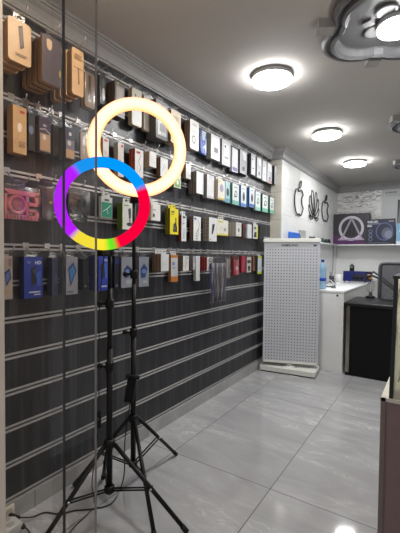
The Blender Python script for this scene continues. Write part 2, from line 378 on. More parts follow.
# ------------------------------------------------------------------ ring lights on tripods
LED = .83
def tripod_light(pc, ring_c, R, tube_r, feet, z_low, z_hub, top_z, colour, name_label, yaw_add, knobs):
    t = thing('ring_light', (pc[0], pc[1], 0), name_label, 'ring light', 'ring lights on tripods')
    px, py = pc
    MB().tube([(px, py, z_low-.02), (px, py, .78)], .0135, BLACK, 14).tube([(px, py, .76), (px, py, 1.05)], .0115, BLACK, 12).tube([(px, py, 1.03), (px, py, top_z)], .0095, BLACK, 12).build('pole', t)
    for z in knobs:
        k = MB().lathe([(.016, -.022), (.019, -.016), (.019, .016), (.016, .022)], (px, py, z), BLACK, 16).build('collar', t)
        MB().tube([(px-.012, py-.012, z), (px-.035, py-.02, z)], .006, BLACK, 8).lathe([(.004, -.006), (.013, -.005), (.013, .005), (.004, .006)], (px-.04, py-.022, z), BLACK, 12, 'x').build('clamp_knob', k)
    MB().lathe([(.016, -.02), (.024, -.016), (.026, 0), (.024, .014), (.016, .02)], (px, py, z_hub), BLACK, 18).build('leg_hub', t)
    MB().lathe([(.015, -.016), (.023, -.012), (.023, .012), (.015, .016)], (px, py, z_low), BLACK, 18).build('brace_hub', t)
    for fx, fy in feet:
        d = Vector((fx-px, fy-py, 0)); dn = d.normalized(); a = Vector((px, py, z_hub))+dn*.024; b = Vector((fx, fy, .012))
        l = MB().tube([a, b], .0095, BLACK, 10).build('leg', t)
        dd = (b-a).normalized()
        MB().tube([b-dd*.03, b+dd*.004], .0115, RUB, 10).build('rubber_foot', l)
        mid = a+(b-a)*.52; s0 = Vector((px, py, z_low))+dn*.02; side = Vector((-dn.y, dn.x, 0))*.009
        MB().tube([s0+side, mid+side], .0042, BLACK, 6).tube([s0-side, mid-side], .0042, BLACK, 6).tube([mid+side*1.5, mid-side*1.5], .006, CHROME, 8).build('brace', t)
    # the ring
    c = Vector(ring_c); n = (CP-c); n.z = 0; n.normalize(); n = Matrix.Rotation(yaw_add, 3, 'Z') @ n
    r = Vector((0, 0, 1)).cross(n).normalized(); u = Vector((0, 0, 1))
    N, K = 144, 14; vs = []; cs = []
    for i in range(N):
        a = 2*pi*i/N; e = r*cos(a)+u*sin(a)
        for j in range(K):
            b = 2*pi*j/K; p = c+e*(R-tube_r+tube_r*cos(b))+n*(tube_r*.8*sin(b)); vs.append(p); cs.append(colour(a, sin(b)))
    mb = MB(); mb.add(vs, [(i*K+j, i*K+(j+1) % K, ((i+1) % N)*K+(j+1) % K, ((i+1) % N)*K+j) for i in range(N) for j in range(K)], emis_attr(LED), True)
    mb.build('ring_tube', t, colors=cs)
    mb = MB(); pts_ = [c+(r*cos(2*pi*i/72)+u*sin(2*pi*i/72))*(R-tube_r)-n*tube_r*.75 for i in range(72)]
    mb.tube(pts_, tube_r*.72, mat((225, 222, 215), .5), 10, True); mb.build('ring_back', t)
    low = c-u*(R-tube_r)-n*tube_r*1.2
    MB().rbox(tuple(low+Vector((-.022, -.022, -.05))), tuple(low+Vector((.022, .022, .012))), BLACK, .006).tube([low-u*.03, (px, py, top_z-.02)], .009, BLACK, 10).lathe([(.012, -.02), (.02, -.015), (.02, .015), (.012, .02)], (px, py, top_z-.02), BLACK, 16).build('bracket', t)
    return t
def mixc(a, b, t): t = max(0, min(1, t)); return tuple(x+(y-x)*t for x, y in zip(a, b))
SEG = [(-85, (1.0, .82, .04)), (-73, (.14, .82, .02)), (24, (.96, .0, .045)), (129, (0, .33, 1.02)), (229, (.52, .003, 1.15)), (275, (1.0, .82, .04)), (287, (.14, .82, .02)), (400, (.96, 0, .045))]
def rgb(a, s):
    d = math.degrees(a)
    if d > 300: d -= 360
    c = None
    for i, (e, col) in enumerate(SEG):
        if d <= e:
            c = col
            if i and d < SEG[i-1][0]+4: c = mixc(SEG[i-1][1], col, .5+.5*(d-SEG[i-1][0])/4)
            if d > e-4 and i < len(SEG)-1: c = mixc(col, SEG[i+1][1], .5-.5*(e-d)/4)
            break
    return c or SEG[0][1]
def warm(a, s):
    return mixc((2.3, .86, .30), (2.9, 1.2, .88), (s-.3)/.62)
hub = lambda u, v, Z: CP+ray(u, v)*(Z/FPX)
fc = hub(103.3, 203.6, 1.55); wc = hub(138.2, 147.6, 1.72)
tripod_light((.36, 1.137), fc, 46.5*1.55/FPX, .0235, [(.112, 1.322), (.70, 1.262), (.29, .79)], .143, .351, 1.235, rgb, 'smaller ring light in rainbow colours on the front black tripod', 0, (.70, .98))
tripod_light((.272, 1.382), wc, 49.2*1.72/FPX, .0295, [(.035, 1.20), (.292, 1.727), tuple(onplane(155, 540, 2, .01))[:2]], .114, .353, 1.50, warm, 'larger warm white ring light on the rear black tripod', radians(6), (.80, 1.1))

# adapter and inline remote on the cords
CORD = mat((18, 18, 18), .5)
def cord(name, pts_, r, label, cat='cord'):
    # Catmull-Rom through the points
    P = [Vector(p) for p in pts_]; P = [P[0]*2-P[1]]+P+[P[-1]*2-P[-2]]; out = []
    for i in range(1, len(P)-2):
        for k in range(8):
            t = k/8; a, b, c, d = P[i-1:i+3]
            out.append(.5*((2*b)+(c-a)*t+(2*a-5*b+4*c-d)*t*t+(3*b-a-3*c+d)*t**3))
    out.append(P[-2]); return tag(MB().tube(out, r, CORD, 6).build(name), label, cat)
ad = (.272+.0, 1.382)
def on_rear(u, v, Z=1.87): return hub(u, v, Z)
a0 = on_rear(130.5, 390, 1.86)
adp = thing('power_adapter', tuple(a0), 'black power adapter hanging against the rear tripod pole', 'power adapter')
mb = MB(); ang = RR; w_, h_, dp = .026, .056, .02
def obox(mb, c, w, h, d, m, tilt=0):
    r = RR.copy(); r.z = 0; r.normalize(); n = Vector((r.y, -r.x, 0)); u = Vector((0, 0, 1)); r2 = r*cos(tilt)+u*sin(tilt); u2 = u*cos(tilt)-r*sin(tilt)
    vs = [c+r2*(w*a)+u2*(h*b)+n*(d*e) for a in (-1, 1) for b in (-1, 1) for e in (-1, 1)]
    mb.add(vs, [(0, 1, 3, 2), (4, 6, 7, 5), (0, 4, 5, 1), (2, 3, 7, 6), (0, 2, 6, 4), (1, 5, 7, 3)], m)
obox(mb, a0, .022, .058, .016, BLACKM, -.16); mb.build('adapter_body', adp)
mb = MB(); obox(mb, a0+Vector((0, 0, .068))+RR*.012, .034, .007, .012, BLACK, -.16); mb.build('hanging_strap', adp)
s0 = hub(99, 420, 1.6)
sw = thing('cord_switch', tuple(s0), 'small black inline switch on the cord of the rainbow ring light', 'cord switch')
mb = MB(); obox(mb, s0, .008, .034, .006, BLACK); mb.build('switch_body', sw)
mb = MB(); obox(mb, s0+Vector((.003, -.006, .008)), .004, .006, .004, mat((60, 60, 62), .4)); mb.build('switch_button', sw)
def fl(u, v, z=.004): return onplane(u, v, 2, z)
cord('power_cable', [tuple(hub(104, 256, 1.58)), tuple(hub(100, 300, 1.59)), tuple(hub(99, 360, 1.6)), tuple(s0+Vector((0, 0, .03)))], .0022, 'thin black cord down from the rainbow ring to its switch', 'cord')
cord('power_cable', [tuple(s0-Vector((0, 0, .03))), tuple(hub(95, 455, 1.62)), tuple(hub(92, 485, 1.64)), tuple(fl(94, 502)), tuple(fl(88, 514)), tuple(fl(76, 525)), tuple(fl(64, 540))], .0024, 'thin black cord from the inline switch curling on the floor', 'cord')
cord('power_cable', [tuple(a0-Vector((0, 0, .055))), tuple(hub(125, 440, 1.86)), tuple(hub(124.5, 470, 1.87)), tuple(fl(121, 487)), tuple(fl(112, 503)), tuple(fl(95, 508.5)), tuple(fl(75, 510.5)), tuple(fl(60, 514)), tuple(fl(45, 512.5)), tuple(fl(32, 517, .012)), tuple(fl(20, 517.5, .03))], .0032, 'black cord from the hanging adapter along the floor to the wall socket', 'cord')
# socket, extension block, plugs
so = thing('wall_socket', (.004, .872, .05), 'cream wall socket on the grey skirting beside the shop window', 'wall socket')
MB().rbox((.004, .838, .022), (.016, .895, .08), CREAM, .004).build('cover_plate', so)
MB().lathe([(.017, .016), (.017, .018), (.013, .018)], (0, .87, .055), mat((190, 184, 168), .5), 18, 'x').build('socket_well', so)
pl = thing('plug', (.05, .875, .028), 'black plug in the cream wall socket', 'plug')
b0 = fl(14, 517.5, .035); b1 = fl(20, 517.5, .03)
MB().tube([(b0.x-.02, b0.y-.01, .04), b0, b1], .013, RUB, 10, rads=[.013, .013, .007]).build('plug_body', pl)
eb = thing('extension_block', (.075, .83, 0), 'white extension block on the floor by the beige door jamb', 'extension block')
e0 = fl(10, 531, 0)
MB().rbox((e0.x-.055, e0.y-.05, 0), (e0.x+.05, e0.y+.03, .045), mat((196, 196, 192), .4), .006).build('block_body', eb)
MB().lathe([(.016, .045), (.016, .0462), (.013, .0462)], (e0.x-.02, e0.y, 0), mat((170, 170, 166), .5), 16).lathe([(.016, .045), (.016, .0462), (.013, .0462)], (e0.x+.022, e0.y-.01, 0), mat((170, 170, 166), .5), 16).build('outlets', eb)
p2 = thing('plug', tuple(fl(20, 527, .02)), 'black plug at the end of the white extension block', 'plug')
q0 = fl(17.5, 526, .025); q1 = fl(23, 526.5, .02)
MB().tube([q0, q1, fl(25, 527.5, .018)], .012, RUB, 10, rads=[.012, .011, .006]).build('plug_body', p2)
cord('power_cable', [tuple(fl(25, 527.5, .018)), tuple(fl(28, 530)), tuple(fl(31, 536)), tuple(fl(33, 548))], .003, 'short black cord leaving the extension block towards the doorway', 'cord')

# ------------------------------------------------------------------ goods on the slat wall
TAN, KRAFT = (206, 170, 126), (164, 126, 88)
LG, MG, DG = (208, 208, 210), (140, 140, 142), (52, 52, 56)
W = (228, 228, 226); OFF = (214, 208, 198); TAUPE = (132, 118, 104); BROWN = (112, 84, 62); NAVY = (24, 34, 92); BLUE = (36, 62, 156)
K = (22, 22, 24); GREY = (104, 104, 108); RED = (172, 24, 34); YEL = (232, 214, 40); LIME = (140, 176, 50); TEAL = (24, 140, 112)
TXT = lambda x0, y0, x1, n, c=(150, 150, 152), h=.02: [('r', x0, y0-i*h*2.2, x1-(.12 if i % 2 else 0)*(x1-x0), y0-i*h*2.2+h, c) for i in range(n)]
PHONE = lambda cx, cy, s, c, g: [('p', [(cx-.13*s, cy+.26*s), (cx+.07*s, cy+.32*s), (cx+.15*s, cy-.24*s), (cx-.05*s, cy-.32*s)], c), ('p', [(cx-.09*s, cy+.21*s), (cx+.05*s, cy+.25*s), (cx+.11*s, cy-.18*s), (cx-.03*s, cy-.24*s)], g)]
CABLE = [('l', [(.62, .88), (.78, .7), (.68, .5), (.4, .35), (.32, .2), (.5, .16), (.62, .3), (.6, .5)], .004, K), ('r', .3, .06, .55, .1, (90, 90, 90))]
MOUSE = [('e', .5, .48, .2, .22, (38, 40, 46)), ('e', .5, .6, .07, .06, (120, 124, 130)), ('r', .2, .84, .62, .88, (110, 112, 118))]
HEAD = lambda c: [('o', .52, .52, .2, .16, .35, c), ('r', .28, .36, .42, .5, c), ('r', .2, .82, .7, .86, (110, 110, 112))]
CASEP = [('r', .12, .08, .88, .9, (196, 196, 200)), ('r', .2, .14, .8, .84, (222, 222, 226)), ('e', .36, .74, .09, .05, K), ('r', .3, .28, .72, .34, (130, 130, 136))]
GLOSSP = [('r', .1, .05, .9, .62, (176, 178, 186)), ('p', [(.3, .95), (.9, .95), (.9, .6), (.55, .62)], (238, 238, 240)), ('e', .5, .22, .2, .1, (90, 92, 100))]
MIC = [('p', [(.45, .78), (.66, .82), (.7, .46), (.5, .42)], (62, 62, 66)), ('l', [(.58, .44), (.6, .26)], .006, (50, 50, 52)), ('e', .58, .2, .26, .07, (50, 50, 54)), ('r', .48, .5, .68, .53, (140, 140, 144)), ('r', .12, .88, .5, .92, LIME)]
CARHOLD = [('p', [(.35, .1), (.85, .1), (.85, .28), (.7, .5), (.42, .4)], (40, 40, 42)), ('r', .62, .42, .74, .66, (40, 40, 42)), ('e', .55, .24, .12, .07, (90, 92, 94)), ('r', .12, .84, .5, .9, (84, 92, 40)), ('r', .12, .76, .4, .79, (120, 126, 40))]
# kind, geometry (uS, uL, uR, vT, vB, xf), side colour, front colour, number in the stack, print, label, short name
ROW1 = [
 ('board', (None, 8, 31.5, 14, 58, .16), KRAFT, TAN, 3, PHONE(.55, .62, .9, (64, 54, 56), (96, 82, 78))+TXT(.3, .2, .8, 2, (120, 96, 74)), 'kraft board pack printed with a slanted phone, nearest the beige jamb', 'kraft board phone'),
 ('board', (22, 42, 62, 32, 80, None), KRAFT, (74, 64, 72), 4, [('e', .36, .82, .14, .12, (196, 168, 136)), ('r', .22, .8, .5, .92, (196, 168, 136)), ('e', .9, .3, .05, .08, (170, 150, 40))], 'dark purple-grey board pack with cream cutout, top row left of window joint', 'dark purple-grey board'),
 ('board', (50, 72, 84, 46, 93, None), KRAFT, (206, 170, 126), 4, PHONE(.55, .42, .6, (110, 84, 64), (150, 116, 84))+[('r', .1, .58, .9, .595, (130, 100, 74))]+TXT(.2, .86, .8, 3, (150, 116, 84)), 'tan board pack with rounded corners just right of window joint', 'tan board'),
 ('bag', (None, 85, 97, 66, 106, .09), (120, 100, 82), (150, 128, 104), 2, [('r', .4, .2, .62, .85, (60, 50, 48)), ('r', .7, .3, .8, .8, (150, 120, 90))], 'brownish clear bag of cables behind the glass door edge', 'brownish clear bag'),
 ('blister', (97, 99.5, 107, 66, 104, None), DG, (70, 68, 72), 2, [('e', .62, .34, .2, .2, (226, 228, 230)), ('e', .6, .68, .22, .12, (120, 128, 120))], 'black blister pack with white oval right of glass door edge', 'black white-oval blister'),
 ('box', (108, 115, 125, 80, 115, None), (72, 58, 50), (96, 90, 88), 3, [('r', .12, .1, .88, .88, (150, 144, 140)), ('r', .2, .16, .8, .82, (166, 158, 152)), ('e', .3, .95, .1, .03, (170, 150, 40))], 'taupe-fronted phone case box with dark border above warm ring', 'taupe dark-bordered box'),
 ('board', (129, 132, 142, 86, 124, None), (150, 138, 116), (202, 194, 176), 4, [('r', .1, .06, .9, .42, (214, 216, 214)), ('e', .35, .82, .07, .04, (70, 66, 60)), ('e', .65, .8, .06, .03, (70, 66, 60))]+TXT(.2, .6, .8, 2, (150, 140, 124)), 'cream board pack with white lower panel over top of warm ring', 'cream white-panel board'),
 ('board', (142.5, 144, 154, 92, 130, None), (150, 140, 122), (206, 202, 192), 4, PHONE(.5, .4, .55, (130, 126, 122), (168, 164, 160))+TXT(.2, .86, .8, 2, (140, 134, 124)), 'cream board pack with grey phone print inside the warm ring', 'cream grey-phone board'),
 ('box', (None, 156, 168, 98, 137, .10), (80, 78, 78), (84, 82, 84), 3, [('r', .14, .1, .86, .9, (164, 162, 164)), ('r', .14, .1, .4, .9, (190, 190, 192)), ('r', .3, .2, .8, .4, (120, 118, 122))], 'grey case box with dark border in the right of the warm ring', 'grey dark-bordered case box'),
 ('board', (None, 171, 181, 108, 142, .09), (140, 120, 96), (208, 192, 170), 3, TXT(.2, .8, .8, 3, (150, 130, 110))+[('r', .2, .12, .8, .5, (186, 168, 146))], 'beige board pack half hidden by the warm ring right edge', 'beige board'),
 ('board', (184.5, 190, 199, 118, 148, None), (132, 104, 82), (216, 214, 210), 3, [('o', .42, .34, .2, .14, .3, (90, 88, 88)), ('r', .2, .6, .86, .615, (150, 148, 146))]+TXT(.25, .86, .8, 2, (150, 146, 142)), 'white board pack with brown side, first right of the warm ring', 'white brown-sided board'),
 ('blister', (198.5, 200.5, 207.5, 129, 153, None), (90, 100, 120), (62, 100, 176), 3, [('r', .12, .02, .88, .62, (46, 92, 190)), ('p', [(.2, .98), (.8, .98), (.62, .6), (.3, .6)], (200, 208, 216)), ('r', .74, .1, .86, .7, (210, 214, 220))], 'bright blue blister pack among the white packs of the top row', 'bright blue blister'),
 ('box', (207, 211, 220, 133, 158, None), (116, 116, 100), LG, 4, [('r', .34, .3, .8, .5, (110, 110, 120)), ('r', .2, .55, .86, .9, (226, 226, 230))]+TXT(.2, .24, .8, 2, (150, 150, 156)), 'light grey case box with olive side right of the blue blister', 'light grey olive-sided box'),
 ('box', (219.5, 222, 230.5, 138, 164, None), (96, 96, 92), (198, 198, 200), 3, CASEP, 'silver-grey phone case box with round camera print, top row', 'silver-grey case box'),
 ('box', (230.5, 232, 238, 147, 171, None), (150, 150, 154), (220, 220, 228), 3, [('p', [(.1, .98), (.9, .98), (.9, .4), (.3, .5)], (240, 240, 244)), ('r', .1, .04, .9, .2, (106, 100, 160))], 'white glossy case box with violet foot, top row', 'white violet-footed box'),
 ('box', (238, 240, 247, 149, 172.5, None), K, (190, 190, 196), 2, GLOSSP, 'glossy silver case box with black side, top row', 'silver black-sided box'),
 ('box', (246.5, 251, 255.5, 153, 174, None), (30, 30, 32), (186, 186, 190), 3, CASEP, 'grey case box with deep black side, top row', 'grey deep-black-sided box'),
 ('box', (255.5, 257, 261.5, 156, 177, None), (176, 176, 178), (200, 200, 204), 2, GLOSSP, 'fifth case box from the stone pillar, top row', 'fifth-from-pillar box'),
 ('box', (261.5, 262.5, 266.5, 160, 180, None), (150, 150, 152), (206, 206, 210), 2, CASEP, 'fourth case box from the stone pillar, top row', 'fourth-from-pillar box'),
 ('box', (266.5, 267.5, 272, 162, 182, None), (176, 176, 178), (206, 206, 208), 2, GLOSSP+[('r', .1, .04, .9, .1, (170, 60, 60))], 'white case box with red foot line near the stone pillar, top row', 'white red-lined box'),
 ('box', (272, 274.5, 279, 165, 184, None), K, (206, 206, 210), 2, GLOSSP, 'last black-sided case box at the stone pillar, top row', 'last pillar-side box'),
]
ROW2 = [
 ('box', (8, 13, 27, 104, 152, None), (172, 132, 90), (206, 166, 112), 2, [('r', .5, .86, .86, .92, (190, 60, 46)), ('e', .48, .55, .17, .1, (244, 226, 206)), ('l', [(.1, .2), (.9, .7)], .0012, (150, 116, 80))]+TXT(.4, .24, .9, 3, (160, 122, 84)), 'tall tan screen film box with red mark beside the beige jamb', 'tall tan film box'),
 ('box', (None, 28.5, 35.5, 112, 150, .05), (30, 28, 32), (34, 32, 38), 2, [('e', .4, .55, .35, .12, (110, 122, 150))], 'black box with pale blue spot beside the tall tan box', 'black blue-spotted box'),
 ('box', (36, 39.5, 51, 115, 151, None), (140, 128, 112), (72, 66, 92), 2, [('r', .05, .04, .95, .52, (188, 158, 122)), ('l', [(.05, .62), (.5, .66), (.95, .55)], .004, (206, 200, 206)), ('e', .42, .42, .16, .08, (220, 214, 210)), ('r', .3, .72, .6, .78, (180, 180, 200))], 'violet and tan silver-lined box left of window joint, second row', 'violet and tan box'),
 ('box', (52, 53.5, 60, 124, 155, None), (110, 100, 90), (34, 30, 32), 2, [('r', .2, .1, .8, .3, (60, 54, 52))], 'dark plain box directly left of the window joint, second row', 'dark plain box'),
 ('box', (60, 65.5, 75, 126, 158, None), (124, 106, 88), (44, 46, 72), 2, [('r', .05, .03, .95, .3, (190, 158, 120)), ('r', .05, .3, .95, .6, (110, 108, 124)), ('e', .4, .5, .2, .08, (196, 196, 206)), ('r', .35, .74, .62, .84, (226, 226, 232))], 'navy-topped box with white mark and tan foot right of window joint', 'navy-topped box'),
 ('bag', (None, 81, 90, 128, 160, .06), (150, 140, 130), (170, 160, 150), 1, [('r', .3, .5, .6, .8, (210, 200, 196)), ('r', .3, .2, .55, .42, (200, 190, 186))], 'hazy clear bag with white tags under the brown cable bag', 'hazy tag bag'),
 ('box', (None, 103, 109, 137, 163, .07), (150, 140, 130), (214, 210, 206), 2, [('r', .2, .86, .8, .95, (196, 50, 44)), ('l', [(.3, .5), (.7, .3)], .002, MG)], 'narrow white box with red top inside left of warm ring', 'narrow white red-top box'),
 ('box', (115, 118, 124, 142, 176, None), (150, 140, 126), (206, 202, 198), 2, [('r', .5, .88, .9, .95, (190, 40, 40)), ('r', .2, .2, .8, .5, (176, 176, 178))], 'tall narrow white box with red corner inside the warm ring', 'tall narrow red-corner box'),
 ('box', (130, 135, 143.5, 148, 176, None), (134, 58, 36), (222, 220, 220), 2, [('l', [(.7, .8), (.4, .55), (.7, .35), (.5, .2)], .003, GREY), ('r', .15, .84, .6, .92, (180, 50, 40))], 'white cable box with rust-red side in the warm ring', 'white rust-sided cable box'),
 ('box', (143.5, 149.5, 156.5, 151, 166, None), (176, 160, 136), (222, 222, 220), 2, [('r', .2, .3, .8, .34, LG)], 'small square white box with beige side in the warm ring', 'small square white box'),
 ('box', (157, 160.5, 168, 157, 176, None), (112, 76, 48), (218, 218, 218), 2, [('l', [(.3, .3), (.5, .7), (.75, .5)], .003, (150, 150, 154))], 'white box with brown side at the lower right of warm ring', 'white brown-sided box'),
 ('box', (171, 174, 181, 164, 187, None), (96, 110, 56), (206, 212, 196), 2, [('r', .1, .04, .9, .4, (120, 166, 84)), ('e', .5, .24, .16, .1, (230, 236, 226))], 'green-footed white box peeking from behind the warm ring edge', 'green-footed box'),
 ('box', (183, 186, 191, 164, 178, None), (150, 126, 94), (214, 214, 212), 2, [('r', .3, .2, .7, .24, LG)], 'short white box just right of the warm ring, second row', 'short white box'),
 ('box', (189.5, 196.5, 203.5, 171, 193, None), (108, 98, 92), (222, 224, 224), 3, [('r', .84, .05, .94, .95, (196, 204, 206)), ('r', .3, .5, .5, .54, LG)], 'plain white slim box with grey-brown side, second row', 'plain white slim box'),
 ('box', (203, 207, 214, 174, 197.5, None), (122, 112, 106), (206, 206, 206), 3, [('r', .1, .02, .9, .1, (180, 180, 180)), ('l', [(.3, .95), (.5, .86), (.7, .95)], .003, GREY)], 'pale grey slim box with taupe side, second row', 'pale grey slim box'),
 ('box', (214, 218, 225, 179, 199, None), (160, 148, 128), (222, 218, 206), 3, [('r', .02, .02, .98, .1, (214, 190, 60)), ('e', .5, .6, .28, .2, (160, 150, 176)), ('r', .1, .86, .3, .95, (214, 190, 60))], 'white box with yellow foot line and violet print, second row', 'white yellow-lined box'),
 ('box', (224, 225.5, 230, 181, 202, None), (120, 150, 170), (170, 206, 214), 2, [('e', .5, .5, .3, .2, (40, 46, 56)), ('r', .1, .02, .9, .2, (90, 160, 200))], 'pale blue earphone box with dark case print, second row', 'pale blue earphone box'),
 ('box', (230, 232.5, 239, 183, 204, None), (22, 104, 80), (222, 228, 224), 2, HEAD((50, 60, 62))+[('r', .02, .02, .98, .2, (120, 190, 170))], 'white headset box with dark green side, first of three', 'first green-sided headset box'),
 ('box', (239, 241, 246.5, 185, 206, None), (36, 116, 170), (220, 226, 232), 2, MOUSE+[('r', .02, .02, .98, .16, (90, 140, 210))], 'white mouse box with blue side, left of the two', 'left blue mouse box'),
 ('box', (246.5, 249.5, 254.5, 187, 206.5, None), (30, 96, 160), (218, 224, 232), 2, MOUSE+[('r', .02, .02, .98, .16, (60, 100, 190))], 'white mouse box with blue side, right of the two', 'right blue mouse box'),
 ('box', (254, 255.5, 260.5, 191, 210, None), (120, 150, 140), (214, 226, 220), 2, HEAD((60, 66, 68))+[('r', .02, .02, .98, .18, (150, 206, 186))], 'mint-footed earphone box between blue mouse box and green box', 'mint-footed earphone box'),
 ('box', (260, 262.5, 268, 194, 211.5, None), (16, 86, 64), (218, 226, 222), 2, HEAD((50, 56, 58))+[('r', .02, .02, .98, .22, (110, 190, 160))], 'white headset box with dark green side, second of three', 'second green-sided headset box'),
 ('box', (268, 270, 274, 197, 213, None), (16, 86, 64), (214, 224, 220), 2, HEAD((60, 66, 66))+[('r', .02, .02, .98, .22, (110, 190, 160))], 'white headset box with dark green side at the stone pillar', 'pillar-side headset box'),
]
ROW3 = [
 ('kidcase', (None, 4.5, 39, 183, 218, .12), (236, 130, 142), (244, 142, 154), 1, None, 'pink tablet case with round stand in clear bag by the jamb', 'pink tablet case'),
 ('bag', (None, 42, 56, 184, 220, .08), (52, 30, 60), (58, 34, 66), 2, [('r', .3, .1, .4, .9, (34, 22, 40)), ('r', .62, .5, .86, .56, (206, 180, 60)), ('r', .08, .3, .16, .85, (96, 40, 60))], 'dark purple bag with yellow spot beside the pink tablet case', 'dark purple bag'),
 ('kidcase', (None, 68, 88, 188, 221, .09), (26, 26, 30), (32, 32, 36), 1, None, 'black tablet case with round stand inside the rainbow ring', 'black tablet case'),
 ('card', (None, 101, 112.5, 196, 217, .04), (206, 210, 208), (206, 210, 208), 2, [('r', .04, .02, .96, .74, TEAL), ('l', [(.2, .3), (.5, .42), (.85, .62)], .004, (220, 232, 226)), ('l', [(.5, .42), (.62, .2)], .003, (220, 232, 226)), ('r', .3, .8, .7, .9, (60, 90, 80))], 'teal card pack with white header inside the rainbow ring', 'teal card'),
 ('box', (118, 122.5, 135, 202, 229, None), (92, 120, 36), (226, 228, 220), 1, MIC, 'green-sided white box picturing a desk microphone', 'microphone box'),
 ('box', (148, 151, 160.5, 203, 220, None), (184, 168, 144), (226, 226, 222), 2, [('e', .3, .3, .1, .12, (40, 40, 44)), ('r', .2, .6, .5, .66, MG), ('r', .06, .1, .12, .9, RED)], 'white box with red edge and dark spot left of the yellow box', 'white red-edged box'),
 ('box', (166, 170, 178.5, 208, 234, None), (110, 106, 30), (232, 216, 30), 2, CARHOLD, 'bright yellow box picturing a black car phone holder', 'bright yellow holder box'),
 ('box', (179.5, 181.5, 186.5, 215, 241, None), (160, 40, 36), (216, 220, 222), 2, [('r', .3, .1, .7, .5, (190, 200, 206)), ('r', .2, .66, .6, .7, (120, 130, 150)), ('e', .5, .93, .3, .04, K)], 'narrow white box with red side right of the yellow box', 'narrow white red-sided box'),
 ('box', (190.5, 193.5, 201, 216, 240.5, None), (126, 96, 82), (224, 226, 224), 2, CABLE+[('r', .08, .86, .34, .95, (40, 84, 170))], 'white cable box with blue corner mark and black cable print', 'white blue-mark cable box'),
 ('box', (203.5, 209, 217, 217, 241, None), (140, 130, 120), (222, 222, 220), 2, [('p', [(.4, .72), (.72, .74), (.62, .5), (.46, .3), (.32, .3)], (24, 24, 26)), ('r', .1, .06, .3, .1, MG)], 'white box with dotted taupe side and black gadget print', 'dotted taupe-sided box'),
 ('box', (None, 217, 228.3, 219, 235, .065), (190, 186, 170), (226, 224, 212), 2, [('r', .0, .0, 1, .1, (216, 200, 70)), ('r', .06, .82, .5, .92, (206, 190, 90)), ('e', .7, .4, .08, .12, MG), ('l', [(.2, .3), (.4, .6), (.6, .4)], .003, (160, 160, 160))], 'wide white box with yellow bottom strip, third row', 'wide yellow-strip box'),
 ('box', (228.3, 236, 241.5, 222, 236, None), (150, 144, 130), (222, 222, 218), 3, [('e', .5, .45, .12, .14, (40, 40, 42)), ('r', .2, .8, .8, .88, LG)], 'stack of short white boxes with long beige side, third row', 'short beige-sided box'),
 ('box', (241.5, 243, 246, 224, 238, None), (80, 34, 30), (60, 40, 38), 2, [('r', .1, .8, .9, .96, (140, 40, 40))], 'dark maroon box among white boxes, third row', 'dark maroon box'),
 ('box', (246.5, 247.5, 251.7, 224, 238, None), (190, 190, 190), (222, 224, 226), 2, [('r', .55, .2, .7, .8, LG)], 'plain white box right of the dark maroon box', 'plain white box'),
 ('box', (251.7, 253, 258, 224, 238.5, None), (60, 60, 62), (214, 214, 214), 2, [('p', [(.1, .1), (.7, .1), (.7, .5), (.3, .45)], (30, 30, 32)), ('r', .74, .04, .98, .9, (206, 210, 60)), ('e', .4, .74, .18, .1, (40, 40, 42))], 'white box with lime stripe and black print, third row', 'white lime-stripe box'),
 ('box', (258, 259.5, 264, 225, 239, None), (18, 22, 22), (24, 30, 28), 2, [('r', .2, .6, .8, .66, (50, 60, 58))], 'black box at the dark end of the third row', 'black end box'),
]
